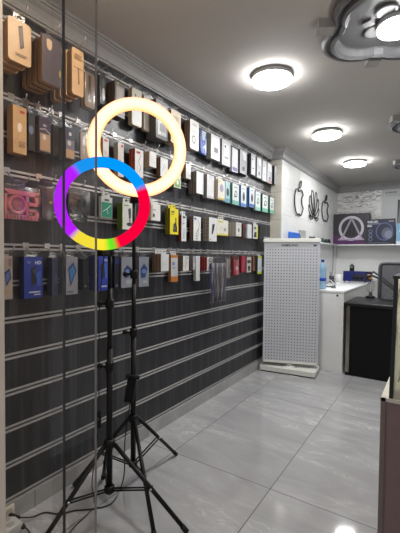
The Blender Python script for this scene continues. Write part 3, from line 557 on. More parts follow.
ROW4 = [
 ('box', (None, 2, 13, 256, 300, .09), (150, 130, 116), (186, 172, 162), 2, [('p', [(.2, .62), (.72, .72), (.9, .5), (.4, .3)], (42, 58, 120)), ('p', [(.3, .58), (.68, .66), (.8, .52), (.42, .38)], (90, 120, 180)), ('r', .6, .76, .9, .94, (150, 130, 120)), ('e', .3, .16, .14, .04, (200, 160, 60))], 'pale box with blue phone picture cut by the jamb, lowest row', 'pale blue-phone box'),
 ('box', (20, 24, 43, 257, 299, None), (22, 30, 96), (38, 62, 160), 2, [('p', [(.36, .72), (.62, .8), (.68, .36), (.4, .3)], (30, 34, 46)), ('p', [(.44, .68), (.6, .74), (.64, .5)], (64, 84, 96)), ('p', [(.62, .6), (.9, .66), (.9, .3), (.7, .3)], (60, 96, 190)), ('t', 'HD', .58, .82, .085, .03, (232, 236, 244)), ('t', 'Co', .16, .85, .05, .0, (214, 220, 236)), ('r', .24, .13, .86, .165, (206, 214, 234)), ('r', .5, .07, .86, .1, (206, 214, 234))], 'blue screen film box marked HD, lowest row near the jamb', 'blue HD film box'),
 ('box', (48, 52, 58, 258, 296, None), (24, 26, 66), (34, 36, 78), 3, [('r', .2, .2, .34, .9, (70, 72, 110)), ('r', .5, .3, .8, .6, (60, 66, 100))], 'dark indigo box left of the window joint, lowest row', 'dark indigo box'),
 ('box', (60, 66, 78, 257, 295, None), (30, 28, 44), (150, 150, 158), 2, [('p', [(.16, .7), (.62, .86), (.9, .62), (.36, .2)], (34, 54, 110)), ('p', [(.26, .66), (.62, .78), (.8, .6), (.4, .32)], (60, 120, 180)), ('r', .1, .06, .6, .1, GREY)], 'grey box with tilted blue phone right of window joint, lowest row', 'grey tilted-phone box'),
 ('box', (79, 83, 89, 259, 290, None), (14, 14, 16), (26, 26, 30), 2, [('r', .3, .2, .8, .7, (38, 38, 42)), ('e', .4, .12, .15, .04, (140, 140, 140))], 'black box left of the glass door edge, lowest row', 'black lowest-row box'),
 ('box', (90, 98.5, 108, 255, 291, None), (26, 34, 110), (44, 68, 170), 3, [('p', [(.2, .7), (.6, .8), (.66, .4), (.3, .3)], (40, 46, 70)), ('p', [(.6, .75), (.95, .78), (.95, .35), (.7, .3)], (70, 104, 200)), ('t', 'HD', .56, .82, .07, .03, (220, 226, 238)), ('r', .3, .1, .9, .14, (200, 208, 230))], 'second blue HD film box, directly behind the front tripod pole', 'second blue HD film box'),
 ('box', (112, 114.5, 120.5, 256, 289, None), (16, 16, 28), (26, 26, 44), 2, [('r', .1, .76, .8, .9, (34, 50, 120)), ('e', .4, .1, .2, .04, (120, 120, 124))], 'navy-black box between the two tripod poles', 'navy-black box'),
 ('box', (None, 121.5, 133, 257, 288, .06), (110, 110, 116), (146, 150, 158), 2, [('p', [(.2, .6), (.5, .74), (.9, .6), (.6, .34), (.25, .3)], (40, 62, 110)), ('e', .5, .52, .18, .08, (110, 130, 180)), ('e', .6, .18, .25, .08, (176, 180, 184))], 'grey box with blue gadget print left of the rear tripod pole', 'grey blue-gadget box'),
 ('box', (None, 139, 149, 257, 287, .06), (110, 110, 116), (142, 148, 158), 2, [('p', [(.15, .6), (.5, .78), (.85, .6), (.6, .3), (.2, .3)], (38, 66, 120)), ('e', .5, .52, .2, .08, (100, 128, 190)), ('e', .6, .16, .25, .06, (170, 176, 182))], 'grey box with blue gadget print right of the rear tripod pole', 'grey blue-gadget twin box'),
 ('box', (153, 161, 169, 254, 271.5, None), (132, 108, 86), (222, 224, 224), 3, [('r', .2, .4, .8, .44, LG)], 'white box with brown side beside the orange box, lowest row', 'white brown-sided low box'),
 ('box', (169, 171, 178, 255, 282, None), (196, 120, 50), (206, 208, 212), 2, [('r', 0, 0, 1, .2, (196, 122, 50)), ('r', 0, .9, 1, 1, (196, 122, 50)), ('r', .2, .62, .5, .74, (120, 140, 190)), ('r', .2, .5, .6, .54, MG)], 'long white box with orange ends, lowest row', 'long orange-ended box'),
 ('box', (178, 183, 189, 256, 271, None), (116, 104, 92), (220, 218, 214), 3, [('l', [(.3, .2), (.6, .5), (.4, .8)], .003, GREY), ('r', .4, .84, .8, .9, MG)], 'white cable box with taupe side, lowest row', 'white taupe-sided low box'),
 ('box', (190, 193, 195.5, 256, 270, None), (130, 130, 132), (176, 176, 178), 2, [('r', .2, .2, .8, .5, LG)], 'small grey box behind the long white box, lowest row', 'small grey box'),
 ('box', (194.5, 196, 200, 256, 281, None), (196, 196, 196), (226, 226, 226), 1, [('r', .3, .86, .7, .92, LG)], 'long narrow all-white box, lowest row', 'long narrow white box'),
 ('box', (201, 207, 213, 257, 271, None), (136, 18, 24), (216, 212, 206), 3, [('p', [(.3, .1), (.8, .1), (.9, .6), (.4, .5)], (28, 28, 30)), ('r', .3, .66, .9, .9, (60, 60, 62)), ('r', .4, .72, .8, .84, (210, 210, 206))], 'white box with deep red side left of the cable bag', 'white red-sided low box'),
 ('cables', (None, 211.5, 227.5, 257, 304, .12), (120, 116, 122), (140, 136, 140), 1, None, 'long clear bag of grey cables hanging lowest of all', 'long cable bag'),
 ('bag', (None, 227, 231.5, 257, 279, .08), (140, 130, 124), (150, 140, 134), 1, [('r', .2, .1, .35, .9, (180, 172, 166)), ('r', .6, .1, .7, .9, (110, 90, 80))], 'narrow clear bag between cable bag and red pack', 'narrow clear bag'),
 ('blister', (232, 233.5, 239.5, 256, 276, None), (120, 24, 30), (170, 40, 46), 2, [('r', .1, .82, .8, .98, (24, 22, 24)), ('e', .62, .36, .22, .14, (220, 190, 190)), ('r', .45, .05, .95, .28, (206, 96, 100)), ('r', .5, .5, .9, .8, (190, 110, 112))], 'red blister pack with black top and white spot, lowest row', 'red black-top blister'),
 ('box', (240, 241.5, 245.5, 256, 272.5, None), (110, 16, 34), (164, 28, 56), 2, [('l', [(.3, .2), (.7, .8)], .004, (210, 140, 150))], 'crimson box right of the red blister pack', 'crimson box'),
 ('box', (245.5, 246.7, 251.3, 257, 272.5, None), (60, 50, 48), (196, 190, 180), 2, [('r', .1, .6, .9, .8, (40, 36, 36)), ('e', .5, .3, .3, .14, (50, 46, 44)), ('r', .3, .1, .8, .16, (70, 66, 60))], 'white box with black prints right of the crimson box', 'white black-print box'),
 ('box', (251.3, 252.7, 255.3, 257, 271, None), (40, 26, 18), (120, 74, 36), 2, [('r', .5, .1, .7, .9, (70, 44, 26))], 'narrow orange-brown box, lowest row near the pegboard stand', 'narrow orange-brown box'),
 ('box', (255.8, 257.7, 261.7, 256, 274, None), (30, 30, 30), (196, 206, 212), 2, [('r', 0, .88, 1, 1, (206, 214, 30)), ('r', 0, 0, 1, .12, (206, 214, 30)), ('r', .2, .3, .5, .34, MG)], 'white box with lime yellow ends beside the pegboard stand', 'white lime-ended box'),
]
def euro_tab(mb, x, y0, y1, z0, z1, m):
    w = y1-y0; h = z1-z0; t = .0012; a, b = y0+w*.28, y1-w*.28; c, d = z0+h*.4, z0+h*.72
    mb.box((x, y0, z0), (x+t, a, z1), m).box((x, b, z0), (x+t, y1, z1), m).box((x, a, z0), (x+t, b, c), m).box((x, a, d), (x+t, b, z1), m)
def rounded(y0, y1, z0, z1, r, n=5):
    out = []
    for cy, cz, a0 in ((y1-r, z0+r, -90), (y1-r, z1-r, 0), (y0+r, z1-r, 90), (y0+r, z0+r, 180)):
        for i in range(n+1):
            a = radians(a0+90*i/n); out.append((cy+r*cos(a), cz+r*sin(a)))
    return out
HOOK = mat((176, 174, 172), .3, .8)
dim = lambda c: tuple(int(q*.9) for q in c)
PRINTED = ('yellow', 'green-sided', 'teal', 'lime', 'brown side beside', 'orange ends')
def hang(rowname, catalog, hz, group):
    for kind, g, sc, fc_, n, deco, label, short in catalog:
        uS, uL, uR, vT, vB, xf = g; vm = (vT+vB)/2
        if xf is None:
            y0 = onplane(uS, vm, 0, .03).y; xf = max(.045, onplane(uL, vm, 1, y0).x)
            y0 = onplane(uL, vm, 0, xf).y
        else: y0 = onplane(uL, vm, 0, xf).y
        y1 = onplane(uR, vm, 0, xf).y-.002; zT = min(onplane(uL, vT, 0, xf).z, hz-.022); zB = onplane(uL, vB, 0, xf).z
        yc = (y0+y1)/2; w = y1-y0; h = zT-zB
        th = (xf-.02)/max(n, 1) if n > 1 else (xf-.02 if kind == 'box' else .02)
        gap = .0015; t = th-gap; x1 = xf; x0 = xf-t
        th = min(th, .05 if kind != 'box' else .2)
        if kind in ('bag', 'card', 'blister'): t = min(t, .02); x0 = x1-t
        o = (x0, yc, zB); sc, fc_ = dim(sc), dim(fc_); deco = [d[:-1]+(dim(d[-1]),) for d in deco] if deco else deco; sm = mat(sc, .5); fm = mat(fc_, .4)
        tabw = min(.05, w*.7); tb = (yc-tabw/2, yc+tabw/2)
        face = Face((x1, y0, zB), (0, 1, 0), (0, 0, 1), (1, 0, 0), w, h)
        nm = {'box': 'hanging_box', 'board': 'hanging_board_pack', 'bag': 'hanging_bag_pack', 'card': 'hanging_card_pack', 'blister': 'blister_pack', 'kidcase': 'tablet_case', 'cables': 'cable_bag'}[kind]
        cat = {'box': 'box', 'board': 'board pack', 'bag': 'bag', 'card': 'card pack', 'blister': 'blister pack', 'kidcase': 'tablet case', 'cables': 'cable bag'}[kind]
        slotz = min(hz+.012, zT+.016); card = any(q in label for q in PRINTED)
        def tab(parent, xm):
            mb = MB(); euro_tab(mb, xm, tb[0], tb[1], zT-.001, slotz+.012, fm if card else FILM); return mb.build('hang_tab', parent)
        if kind in ('box', 'card'):
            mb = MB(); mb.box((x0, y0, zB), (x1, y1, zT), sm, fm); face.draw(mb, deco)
            if 'dotted' in label:
                side = Face((x1, y0, zB), (-1, 0, 0), (0, 0, 1), (0, -1, 0), t, h); side.draw(mb, [('e', a, b, .1, .025, (60, 56, 54)) for a in (.25, .75) for b in (.15, .3, .45, .6, .75, .9)])
            root = tag(mb.build(nm, None, o), label, cat, group); tab(root, (x0+x1)/2)
        elif kind == 'board':
            mb = MB(); r = min(.014, w*.16)
            tt = min(t, .012); mb.prism([(x1-tt, y, z) for y, z in rounded(y0, y1, zB, zT, r)], (tt, 0, 0), sm, fm); face.draw(mb, deco)
            root = tag(mb.build(nm, None, o), label, cat, group); tab(root, x1-tt/2)
            mb = MB(); mb.prism([(x1-t, y, z) for y, z in rounded(y0+.004, y1-.004, zB+.004, zT-.004, r)], (t-tt, 0, 0), mat(tuple(int(q*.92) for q in sc), .6)); mb.build('case_tray', root)
        elif kind == 'blister':
            mb = MB(); mb.box((x0, y0, zB), (x0+.0015, y1, zT), sm, mat(tuple(int(q*.8) for q in fc_), .5))
            root = tag(mb.build(nm, None, o), label, cat, group); tab(root, x0)
            mb = MB(); mb.prism([(x0+.0016, y, z) for y, z in rounded(y0+w*.1, y1-w*.1, zB+h*.05, zT-h*.12, w*.12)], (t*.6, 0, 0), sm, fm)
            Face((x0+.0016+t*.6, y0, zB), (0, 1, 0), (0, 0, 1), (1, 0, 0), w, h).draw(mb, deco); mb.build('packed_goods', root)
            MB().rbox((x0+.0018, y0+w*.05, zB+h*.02), (x1+.001, y1-w*.05, zT-h*.08), FILM, .004, 2).build('clear_shell', root)
        elif kind == 'bag':
            mb = MB(); mb.prism([(x0, y, z) for y, z in rounded(y0+w*.08, y1-w*.08, zB+h*.03, zT-h*.08, w*.14)], (t*.5, 0, 0), sm, fm)
            Face((x0+t*.5, y0, zB), (0, 1, 0), (0, 0, 1), (1, 0, 0), w, h).draw(mb, deco)
            root = tag(mb.build(nm, None, o), label, cat, group); tab(root, (x0+x1)/2)
            MB().rbox((x0-.002, y0, zB), (x1, y1, zT), FILM, .006, 2).build('clear_bag', root)
        elif kind == 'kidcase':
            m2 = mat(fc_, .55); m3 = mat(tuple(int(q*.86) for q in fc_), .6); d = .022; mb = MB(); xb = x1-d
            Yp = lambda a: y0+w*a
            Zp = lambda b: zB+h*b
            for a0, b0, a1, b1 in ((0, .0, .98, .14), (0, .72, 1, .86), (.0, .1, .08, .8), (.62, .1, .7, .75), (.9, .1, 1, .3), (.9, .52, 1, .8), (.66, .44, .98, .54), (.66, .26, .98, .32)):
                mb.box((xb, Yp(a0), Zp(b0)), (x1, Yp(a1), Zp(b1)), m2)
            for i in range(9): mb.box((x1, Yp(.06+i*.1), Zp(.02)), (x1+.004, Yp(.11+i*.1), Zp(.1)), m3)
            root = tag(mb.build(nm, None, (x0, yc, zB)), label, cat, group); tab(root, xb)
            c = (x1, Yp(.34), Zp(.42)); R_ = w*.27
            MB().lathe([(R_, -.012), (R_, .006), (R_*.93, .011), (R_*.74, .011), (R_*.68, .004)], c, m2, 28, 'x').lathe([(R_*.68, -.01), (R_*.68, .003), (R_*.6, .006), (.004, .006)], c, m3, 24, 'x').build('round_stand', root)
            MB().rbox((xb-.004, y0-.004, zB-.006), (x1+.017, y1+.004, zT), FILM, .006, 2).build('clear_bag', root)
        elif kind == 'cables':
            root = thing(nm, (x0, yc, zB), label, cat, group); tab(root, x1-.012)
            for i in range(15):
                yy = y0+w*(.08+.06*i); c_ = [(120, 116, 120), (98, 94, 100), (70, 72, 100), (150, 146, 148), (104, 92, 86)][(i*3) % 5] if i else (40, 48, 130)
                pts_ = [(x1-.012+.005*sin(i*2.1+k), yy+.004*sin(i+k*1.3), zB+.012+(h-.06)*k/6) for k in range(7)]
                MB().tube(pts_, .006, mat(c_, .5), 6).build('cable', root)
            MB().rbox((x1-.026, y0, zB), (x1, y1, zT), FILM, .008, 2).build('clear_bag', root)
        for i in range(1, n if kind not in ('kidcase', 'cables') else 1):
            d = th if kind not in ('bag', 'card', 'blister') else min(th, .024)
            if x0-i*d < .004: break
            copy_tree(root, (-i*d, 0, 0), short+' pack'+('s' if n > 2 else '')+' hanging behind the front one, '+rowname)
        # the hook the stack hangs from
        L = xf+.045; zz = slotz-.005 if True else hz
        p0 = (.0, yc, hz); hk = MB().box((-.013, yc-.014, hz-.004), (.004, yc+.014, hz+.02), HOOK)
        hk.tube([(.002, yc, hz), (L*.3, yc, slotz+(hz-slotz)*.35), (L*.55, yc, slotz-.0005), (L-.012, yc, slotz+.001), (L, yc, slotz+.008), (L+.006, yc, slotz+.02)], .0022, HOOK, 6)
        hk.lathe([(.001, -.003), (.0042, -.002), (.0042, .002), (.001, .003)], (L+.006, yc, slotz+.022), HOOK, 8)
        tag(hk.build('wall_hook', None, (0, yc, hz)), 'steel wall hook that carries the '+short+', '+rowname, 'hook', 'steel hooks on the slat wall')
hang('top row', ROW1, groove(13), 'packs hanging in the top row')
hang('second row', ROW2, groove(11), 'packs hanging in the second row')
hang('third row', ROW3, groove(9), 'packs hanging in the third row')
hang('lowest row', ROW4, groove(7), 'packs hanging in the lowest row')

# ------------------------------------------------------------------ pegboard display stand
sl = Vector((.055, 3.545, 0)); sr = Vector((.572, 3.735, 0)); sd = (sr-sl).normalized(); sn = Vector((sd.y, -sd.x, 0)); swid = (sr-sl).length
st = thing('display_stand', ((sl.x+sr.x)/2, (sl.y+sr.y)/2, 0), 'grey pegboard display stand with white cap on white foot before the counter', 'display stand')
PEG = mat((196, 198, 204), .5, var=.02); HOLE = mat((46, 48, 54), .8); SWH = mat((226, 226, 220), .4, var=.015)
def sp(a, d, z): return sl+sd*a+sn*d+Vector((0, 0, z))
zb_, zt_ = .105, 1.345; dpt = .07
def sbox(mb, a0, a1, d0, d1, z0, z1, m):
    vs = [sp(a, d, z) for z in (z0, z1) for a, d in ((a0, d0), (a1, d0), (a1, d1), (a0, d1))]
    mb.add(vs, [(0, 1, 2, 3), (4, 5, 6, 7), (0, 1, 5, 4), (1, 2, 6, 5), (2, 3, 7, 6), (3, 0, 4, 7)], m); return mb
mb = MB(); sbox(mb, .012, swid-.012, -dpt, 0, zb_, zt_, PEG)
pf = Face(sp(.012, 0, zb_), sd, (0, 0, 1), sn, swid-.024, zt_-zb_)
nx, nz = 18, 38
for i in range(nx):
    for j in range(nz):
        a = .03+(swid-.06)*i/(nx-1); z = zb_+.03+(zt_-zb_-.11)*j/(nz-1); e = .0058
        c = sp(a, .0008, z); mb.poly([c+sd*(e*cos(k*pi/3))+Vector((0, 0, e*sin(k*pi/3))) for k in range(6)], HOLE)
mb.build('pegboard_panel', st)
mb = MB(); sbox(mb, 0, .014, -dpt-.006, .006, zb_-.005, zt_, PEG); sbox(mb, swid-.014, swid, -dpt-.006, .006, zb_-.005, zt_, PEG); sbox(mb, .014, swid-.014, -dpt-.004, .005, zb_-.008, zb_+.012, SWH); mb.build('side_frame', st)
cap = MB(); ca, cb = sp(-.008, .016, zt_), sp(swid+.008, -dpt-.016, zt_)
pts_ = [(-.008, .016), (swid+.008, .016), (swid+.008, -dpt-.016), (-.008, -dpt-.016)]
cap.prism([sp(a, d, zt_) for a, d in pts_], (0, 0, .03), SWH).prism([sp(a+(.008 if a < .1 else -.008), d*.7, zt_+.03) for a, d in pts_], (0, 0, .008), SWH).build('top_cap', st)
vs, fs, w = text_mesh('SAMSUNG', .027, .02); mb = MB(); x0 = swid*.5-w/2-.02
mb.add([sp(x0+x, .0012, zt_-.046+y) for x, y in vs], fs, mat((58, 60, 74), .5)); mb.build('lettering', st)
mb = MB(); mb.poly([sp(swid-.062+a, .0012, zt_-.044+b) for a, b in ((0, 0), (.03, 0), (.03, .018), (0, .018))], mat((60, 66, 140), .5)); vs, fs, w = text_mesh('5G', .012); mb.build('small_mark', st)
pc_ = sp(swid/2, -dpt/2, 0)
MB().lathe([(.03, .05), (.03, .1), (.05, .104)], pc_, SWH, 20).lathe([(.06, .055), (.06, .066)], pc_, SWH, 24).build('swivel', st)
bl = Vector((.022, 3.525)); br = Vector((.590, 3.592)); bd = (br-bl).normalized(); bn = Vector((-bd.y, bd.x)); 
q = [bl, br, br+bn*.27, bl+bn*.27]
def roundpoly(q, r, n=4):
    out = []
    for i, p in enumerate(q):
        a = (q[i-1]-p).normalized(); b = (q[(i+1) % len(q)]-p).normalized(); P0 = p+a*r; P1 = p+b*r
        for k in range(n+1):
            t = k/n; out.append(P0*(1-t)**2+p*(2*t*(1-t))+P1*t*t)
    return out
rp = roundpoly(q, .03)
MB().prism([(p.x, p.y, .012) for p in rp], (0, 0, .046), SWH).prism([(p.x*.97+.009, p.y*.97+.112, 0) for p in rp], (0, 0, .012), BLACK).build('foot_slab', st)

# ------------------------------------------------------------------ white counter, black desk, chair
ct = thing('white_counter', (.45, 5.1, 0), 'long white counter with glossy marble top along the logo wall', 'counter')
CW = mat((222, 223, 222), .35, var=.02); CX = .772; CY = 3.912
top_m = marble_tile('white_marble_top', (0, 1), (3, 3), (-1, .4), ((212, 213, 214), (226, 227, 228)), (150, 152, 158), (226, 227, 228), .1, joint=0, vein_scale=3, vein_amt=.5)
MB().box((XS+.006, CY, .0), (CX, YB-.012, .825), CW).build('carcass', ct)
MB().rbox((XS+.006, CY-.004, .825), (CX+.008, YB-.012, .852), top_m, .003, 1).build('worktop', ct)
lk = onplane(337.5, 295.5, 1, CY)
MB().lathe([(.011, -.006), (.011, 0)], (lk.x, CY, lk.z), mat((60, 60, 62), .35, .8), 16, 'y').build('cam_lock', ct)
MB().box((XS+.02, CY-.003, .02), (CX-.004, CY+.001, .80), CW).build('end_panel', ct)
dk = thing('black_desk', (1.5, 4.2, 0), 'black desk with shiny corner post beside the white counter', 'desk')
DX0, DX1, DY0, DY1, DZ = .80, 2.35, 3.905, 4.56, .74
DB = mat((22, 22, 24), .35, var=.1); DP = mat((5, 5, 6), .5, spec=.25)
MB().rbox((DX0-.02, DY0-.03, DZ-.035), (DX1+.02, DY1, DZ), DB, .006, 2).build('desk_top', dk)
MB().box((DX0+.035, DY0, .0), (DX1-.02, DY0+.02, DZ-.035), DP).build('front_panel', dk)
MB().box((DX0, DY0+.0, .03), (DX0+.035, DY0+.05, DZ-.035), mat((150, 146, 140), .12, .85)).box((DX0-.002, DY0-.002, 0), (DX0+.037, DY0+.052, .03), BLACK).build('corner_post', dk)
MB().box((DX0, DY0+.05, .05), (DX0+.02, DY1-.02, DZ-.035), DP).build('side_panel', dk)
MB().box((DX1-.02, DY0+.02, .05), (DX1, DY1-.02, DZ-.035), DP).build('side_panel', dk)
kb0 = onplane(382.5, 300, 2, DZ); kb = thing('keyboard', (kb0.x+.2, kb0.y, DZ), 'flat black keyboard with pale edge on the black desk', 'keyboard')
MB().rbox((kb0.x, kb0.y-.02, DZ), (kb0.x+.42, kb0.y+.12, DZ+.018), mat((44, 46, 52), .4), .004, 2).build('keyboard_case', kb)
mb = MB()
for i in range(13):
    for j in range(4): mb.box((kb0.x+.012+i*.0305, kb0.y-.006+j*.03, DZ+.017), (kb0.x+.038+i*.0305, kb0.y+.019+j*.03, DZ+.022), mat((70, 72, 80), .4))
mb.build('keys', kb)
# mesh-backed office chair behind the desk
ch = thing('office_chair', (1.3, 4.95, 0), 'dark grey mesh-backed office chair behind the black desk', 'chair')
cy = 4.74; c0 = onplane(379.8, 275, 1, cy).x; ctop = onplane(385, 263.5, 1, cy).z; cw = .5; cx = c0+cw/2
FR = mat((58, 60, 68), .45)
rp = roundpoly([Vector((c0, .60)), Vector((c0+cw, .60)), Vector((c0+cw, ctop)), Vector((c0, ctop))], .06, 6)
MB().tube([(x, cy+.02*((z-.6)/.5)**2, z) for x, z in rp], .021, FR, 10, True).build('back_frame', ch)
mm = bpy.data.materials.new('chair_mesh'); mm.use_nodes = True; nt = mm.node_tree; b = nt.nodes['Principled BSDF']; b.inputs['Base Color'].default_value = lin((72, 74, 80))+(1,); b.inputs['Alpha'].default_value = .62; b.inputs['Roughness'].default_value = .7
MB().prism([(x*.93+cx*.07, cy+.006, z*.97+.03*.85) for x, z in rp], (0, .004, 0), mm).build('back_mesh', ch)
MB().rbox((cx-.24, cy+.0, .44), (cx+.24, cy+.50, .52), mat((30, 31, 36), .8), .03, 3).build('seat', ch)
MB().tube([(cx, cy-.0, .7), (cx, cy-.03, .5), (cx, cy+.12, .43)], .02, BLACK).build('back_support', ch)
MB().tube([(cx, cy+.25, .44), (cx, cy+.25, .1)], .025, BLACK, 12).build('gas_column', ch)
for i in range(5):
    a = 2*pi*i/5+.3; e = Vector((cos(a), sin(a), 0)); p = Vector((cx, cy+.25, .1))
    l = MB().tube([p, p+e*.27+Vector((0, 0, -.03))], .018, BLACK, 8, rads=[.024, .014]).build('leg', ch)
    w_ = p+e*.27; MB().lathe([(.026, -.018), (.028, -.014), (.028, .014), (.026, .018)], (w_.x, w_.y, .028), RUB, 16, 'x').build('caster', l)
# small stand with wires on the desk's back edge
hb = onplane(370.5, 293.5, 1, DY1-.05); hb.z = DZ
hs = thing('wire_stand', tuple(hb), 'small black stand with looping wires on the back edge of desk', 'stand')
MB().lathe([(.045, 0), (.05, .004), (.05, .016), (.02, .024), (.016, .06), (.01, .064)], hb, BLACK, 24).build('round_base', hs)
for dx in (-.04, -.018, .012, .035):
    MB().tube([hb+Vector((dx*.2, 0, .05)), hb+Vector((dx*.9, .0, .09)), hb+Vector((dx*1.0, .005, .14)), hb+Vector((dx*.5+.01, .01, .19)), hb+Vector((.02, .01, .205))], .0022, CORD, 6).build('wire', hs)

# ------------------------------------------------------------------ shelves along the logo wall and back wall
SH = mat((216, 217, 216), .4); SZ = 1.395
bs = MB().rbox((XS+.002, YB-.30, SZ-.022), (2.4, YB-.012, SZ), SH, .003, 1).build('wall_shelf'); tag(bs, 'long white shelf on the back wall that carries the boxes', 'shelf')
ls = MB().rbox((XS+.006, YS+.03, SZ-.022), (XS+.1, YB-.304, SZ), SH, .003, 1).build('wall_shelf'); tag(ls, 'narrow white ledge along the wall with fruit and fan outlines', 'shelf')
struct(MB().box((XS+.002, YB-.26, .853), (XS+.016, YB-.24, SZ-.023), mat((150, 150, 150), .5)).build('trim_6'))
def carton(name, u0, u1, v0, v1, yf, depth, side, front, label, cat, decos, child_decos=(), childname='print_panel'):
    a = onplane(u0, v1, 1, yf); b = onplane(u1, v0, 1, yf); x0, x1 = a.x, onplane(u1, (v0+v1)/2, 1, yf).x; z1 = (onplane(u0, v0, 1, yf).z+onplane(u1, v0, 1, yf).z)/2
    x0 = max(x0, XS+.004)
    mb = MB(); mb.box((x0, yf, SZ), (x1, yf+depth, z1), mat(side, .45)); f = Face((x0, yf, SZ), (1, 0, 0), (0, 0, 1), (0, -1, 0), x1-x0, z1-SZ)
    f.draw(mb, [('r', 0, 0, 1, 1, front)]+list(decos)); o = tag(mb.build(name, None, ((x0+x1)/2, yf+depth/2, SZ)), label, cat)
    if child_decos:
        m2 = MB(); f.draw(m2, child_decos); m2.build(childname, o)
    return o
PK = (46, 42, 52); RG = (196, 192, 200)
carton('ring_light_carton', 333, 369, 213.5, 244, YB-.24, .16, (40, 34, 44), (44, 40, 48), 'large dark purple carton picturing a ring light on the back shelf', 'carton',
       [('p', [(0, 0), (1, 0), (.75, .14), (.3, .2), (0, .34)], (78, 34, 86)), ('r', .38, .28, .44, .62, (20, 20, 24)), ('r', .46, .28, .52, .66, (18, 18, 22)), ('r', .55, .28, .62, .64, (20, 20, 24))],
       [('o', .51, .52, .355, .4, .2, (188, 184, 194)), ('l', [(.5, .8), (.25, .2)], .028, (150, 146, 158)), ('l', [(.54, .8), (.8, .2)], .028, (150, 146, 158)), ('p', [(.14, .14), (.3, .14), (.26, .28)], (176, 160, 182)), ('p', [(.86, .14), (.7, .14), (.74, .28)], (176, 160, 182)), ('l', [(.16, .16), (.86, .16)], .02, (168, 150, 176))], 'ring_picture')
carton('led_light_carton', 365.8, 395, 219, 245, YB-.285, .04, (18, 20, 34), (22, 26, 46), 'navy carton printed RGB LED with a glowing ring, beside the purple one', 'carton',
       [('o', .64, .5, .3, .36, .12, (74, 92, 150)), ('e', .74, .42, .2, .24, (84, 90, 112)), ('e', .78, .38, .13, .16, (120, 126, 146)), ('o', .16, .52, .07, .08, .3, (110, 116, 150)), ('o', .16, .36, .07, .08, .3, (110, 116, 150)), ('o', .16, .2, .07, .08, .3, (110, 116, 150)), ('r', .04, .7, .2, .76, (190, 194, 206)), ('r', .06, .05, .8, .07, (90, 96, 120)), ('r', .78, .88, .96, .92, (140, 146, 166))],  # the two pale ellipses paint a highlight onto the carton front
       [('t', 'RGB LED', .05, .86, .075, .03, (222, 224, 232)), ('r', .05, .8, .5, .825, (150, 154, 170))], 'lettering')
carton('blue_carton', 395.8, 425, 223, 246, YB-.27, .18, (120, 160, 190), (128, 172, 204), 'light blue carton at the frame edge on the back shelf', 'carton',
       [('r', 0, 0, 1, .14, (206, 220, 228)), ('r', .1, .6, .5, .7, (180, 206, 222))])
# poster on the back wall
pa = onplane(382, 187.5, 1, YB-.004); po = MB(); pz0, pz1 = 1.62, pa.z-.03; pwid = .62
po.box((pa.x, YB-.006, pz0), (pa.x+pwid, YB-.0005, pz1), mat((188, 190, 192), .4, var=.02))
pf = Face((pa.x, YB-.006, pz0), (1, 0, 0), (0, 0, 1), (0, -1, 0), pwid, pz1-pz0)
pf.draw(po, [('r', .36, .12, .5, .72, (60, 66, 72)), ('p', [(.37, .14), (.49, .14), (.49, .7), (.42, .7)], (120, 128, 134)), ('r', .52, .12, .72, .74, (40, 44, 50)), ('r', .535, .14, .705, .72, (110, 150, 176)), ('r', .1, .83, .72, .84, (140, 142, 146))])
tag(po.build('wall_poster', None, (pa.x+pwid/2, YB, pz0)), 'pale grey poster picturing phones on the marble back wall', 'poster')
po = MB(); pf.draw(po, [('t', 'HONOR', .08, .88, .05, .02, (84, 86, 92))]); po.build('lettering', S.objects['wall_poster'])

# ------------------------------------------------------------------ outline emblems on the logo wall
IRON = mat((26, 27, 28), .5)
def emblem(label, loops, cat='wall emblem', r=.008):
    x = XS+.014; ys = [p[0] for l in loops for p in l]; zs = [p[1] for l in loops for p in l]
    t = thing('wall_emblem', (XS, sum(ys)/len(ys), min(zs)), label, cat, 'black outline emblems on the white wall')
    for i, l in enumerate(loops):
        MB().tube([(x, a, b) for a, b in l], r, IRON, 8, True).build('outline', t)
    mb = MB()
    for l in loops[:2]:
        for k in (0, len(l)//2): mb.tube([(XS-.002, l[k][0], l[k][1]), (x, l[k][0], l[k][1])], .006, IRON, 6)
    mb.build('wall_pin', t)
def spline(P, n=6):
    out = []; k = len(P)
    for i in range(k):
        a, b, c, d = (Vector(P[(i+j-1) % k]) for j in range(4))
        for q in range(n):
            t = q/n; v = .5*((2*b)+(c-a)*t+(2*a-5*b+4*c-d)*t*t+(3*b-a-3*c+d)*t**3); out.append((v.x, v.y))
    return out
APPLE = [(.5, .74), (.62, .79), (.78, .80), (.9, .72), (.95, .66), (.84, .58), (.8, .46), (.85, .34), (.97, .25), (.9, .12), (.78, .01), (.66, -.01), (.52, .03), (.38, -.01), (.24, .03), (.1, .18), (.03, .38), (.05, .58), (.15, .73), (.3, .79), (.42, .77)]
LEAF = [(.5, .84), (.52, .95), (.62, 1.06), (.72, 1.09), (.71, .98), (.63, .88)]
def place(P, y0, y1, z0, z1): return [(y0+(y1-y0)*a, z0+(z1-z0)*b) for a, b in P]
emblem('black apple outline with bite and leaf, nearest the stone pillar', [spline(place(APPLE, 4.205, 4.545, 1.705, 2.085)), spline(place(LEAF, 4.205, 4.545, 1.705, 2.085))])
emblem('black apple outline with bite and leaf, nearest the back wall', [spline(place(APPLE, 5.39, 5.77, 1.73, 2.085)), spline(place(LEAF, 5.39, 5.77, 1.73, 2.085))])
lo = []
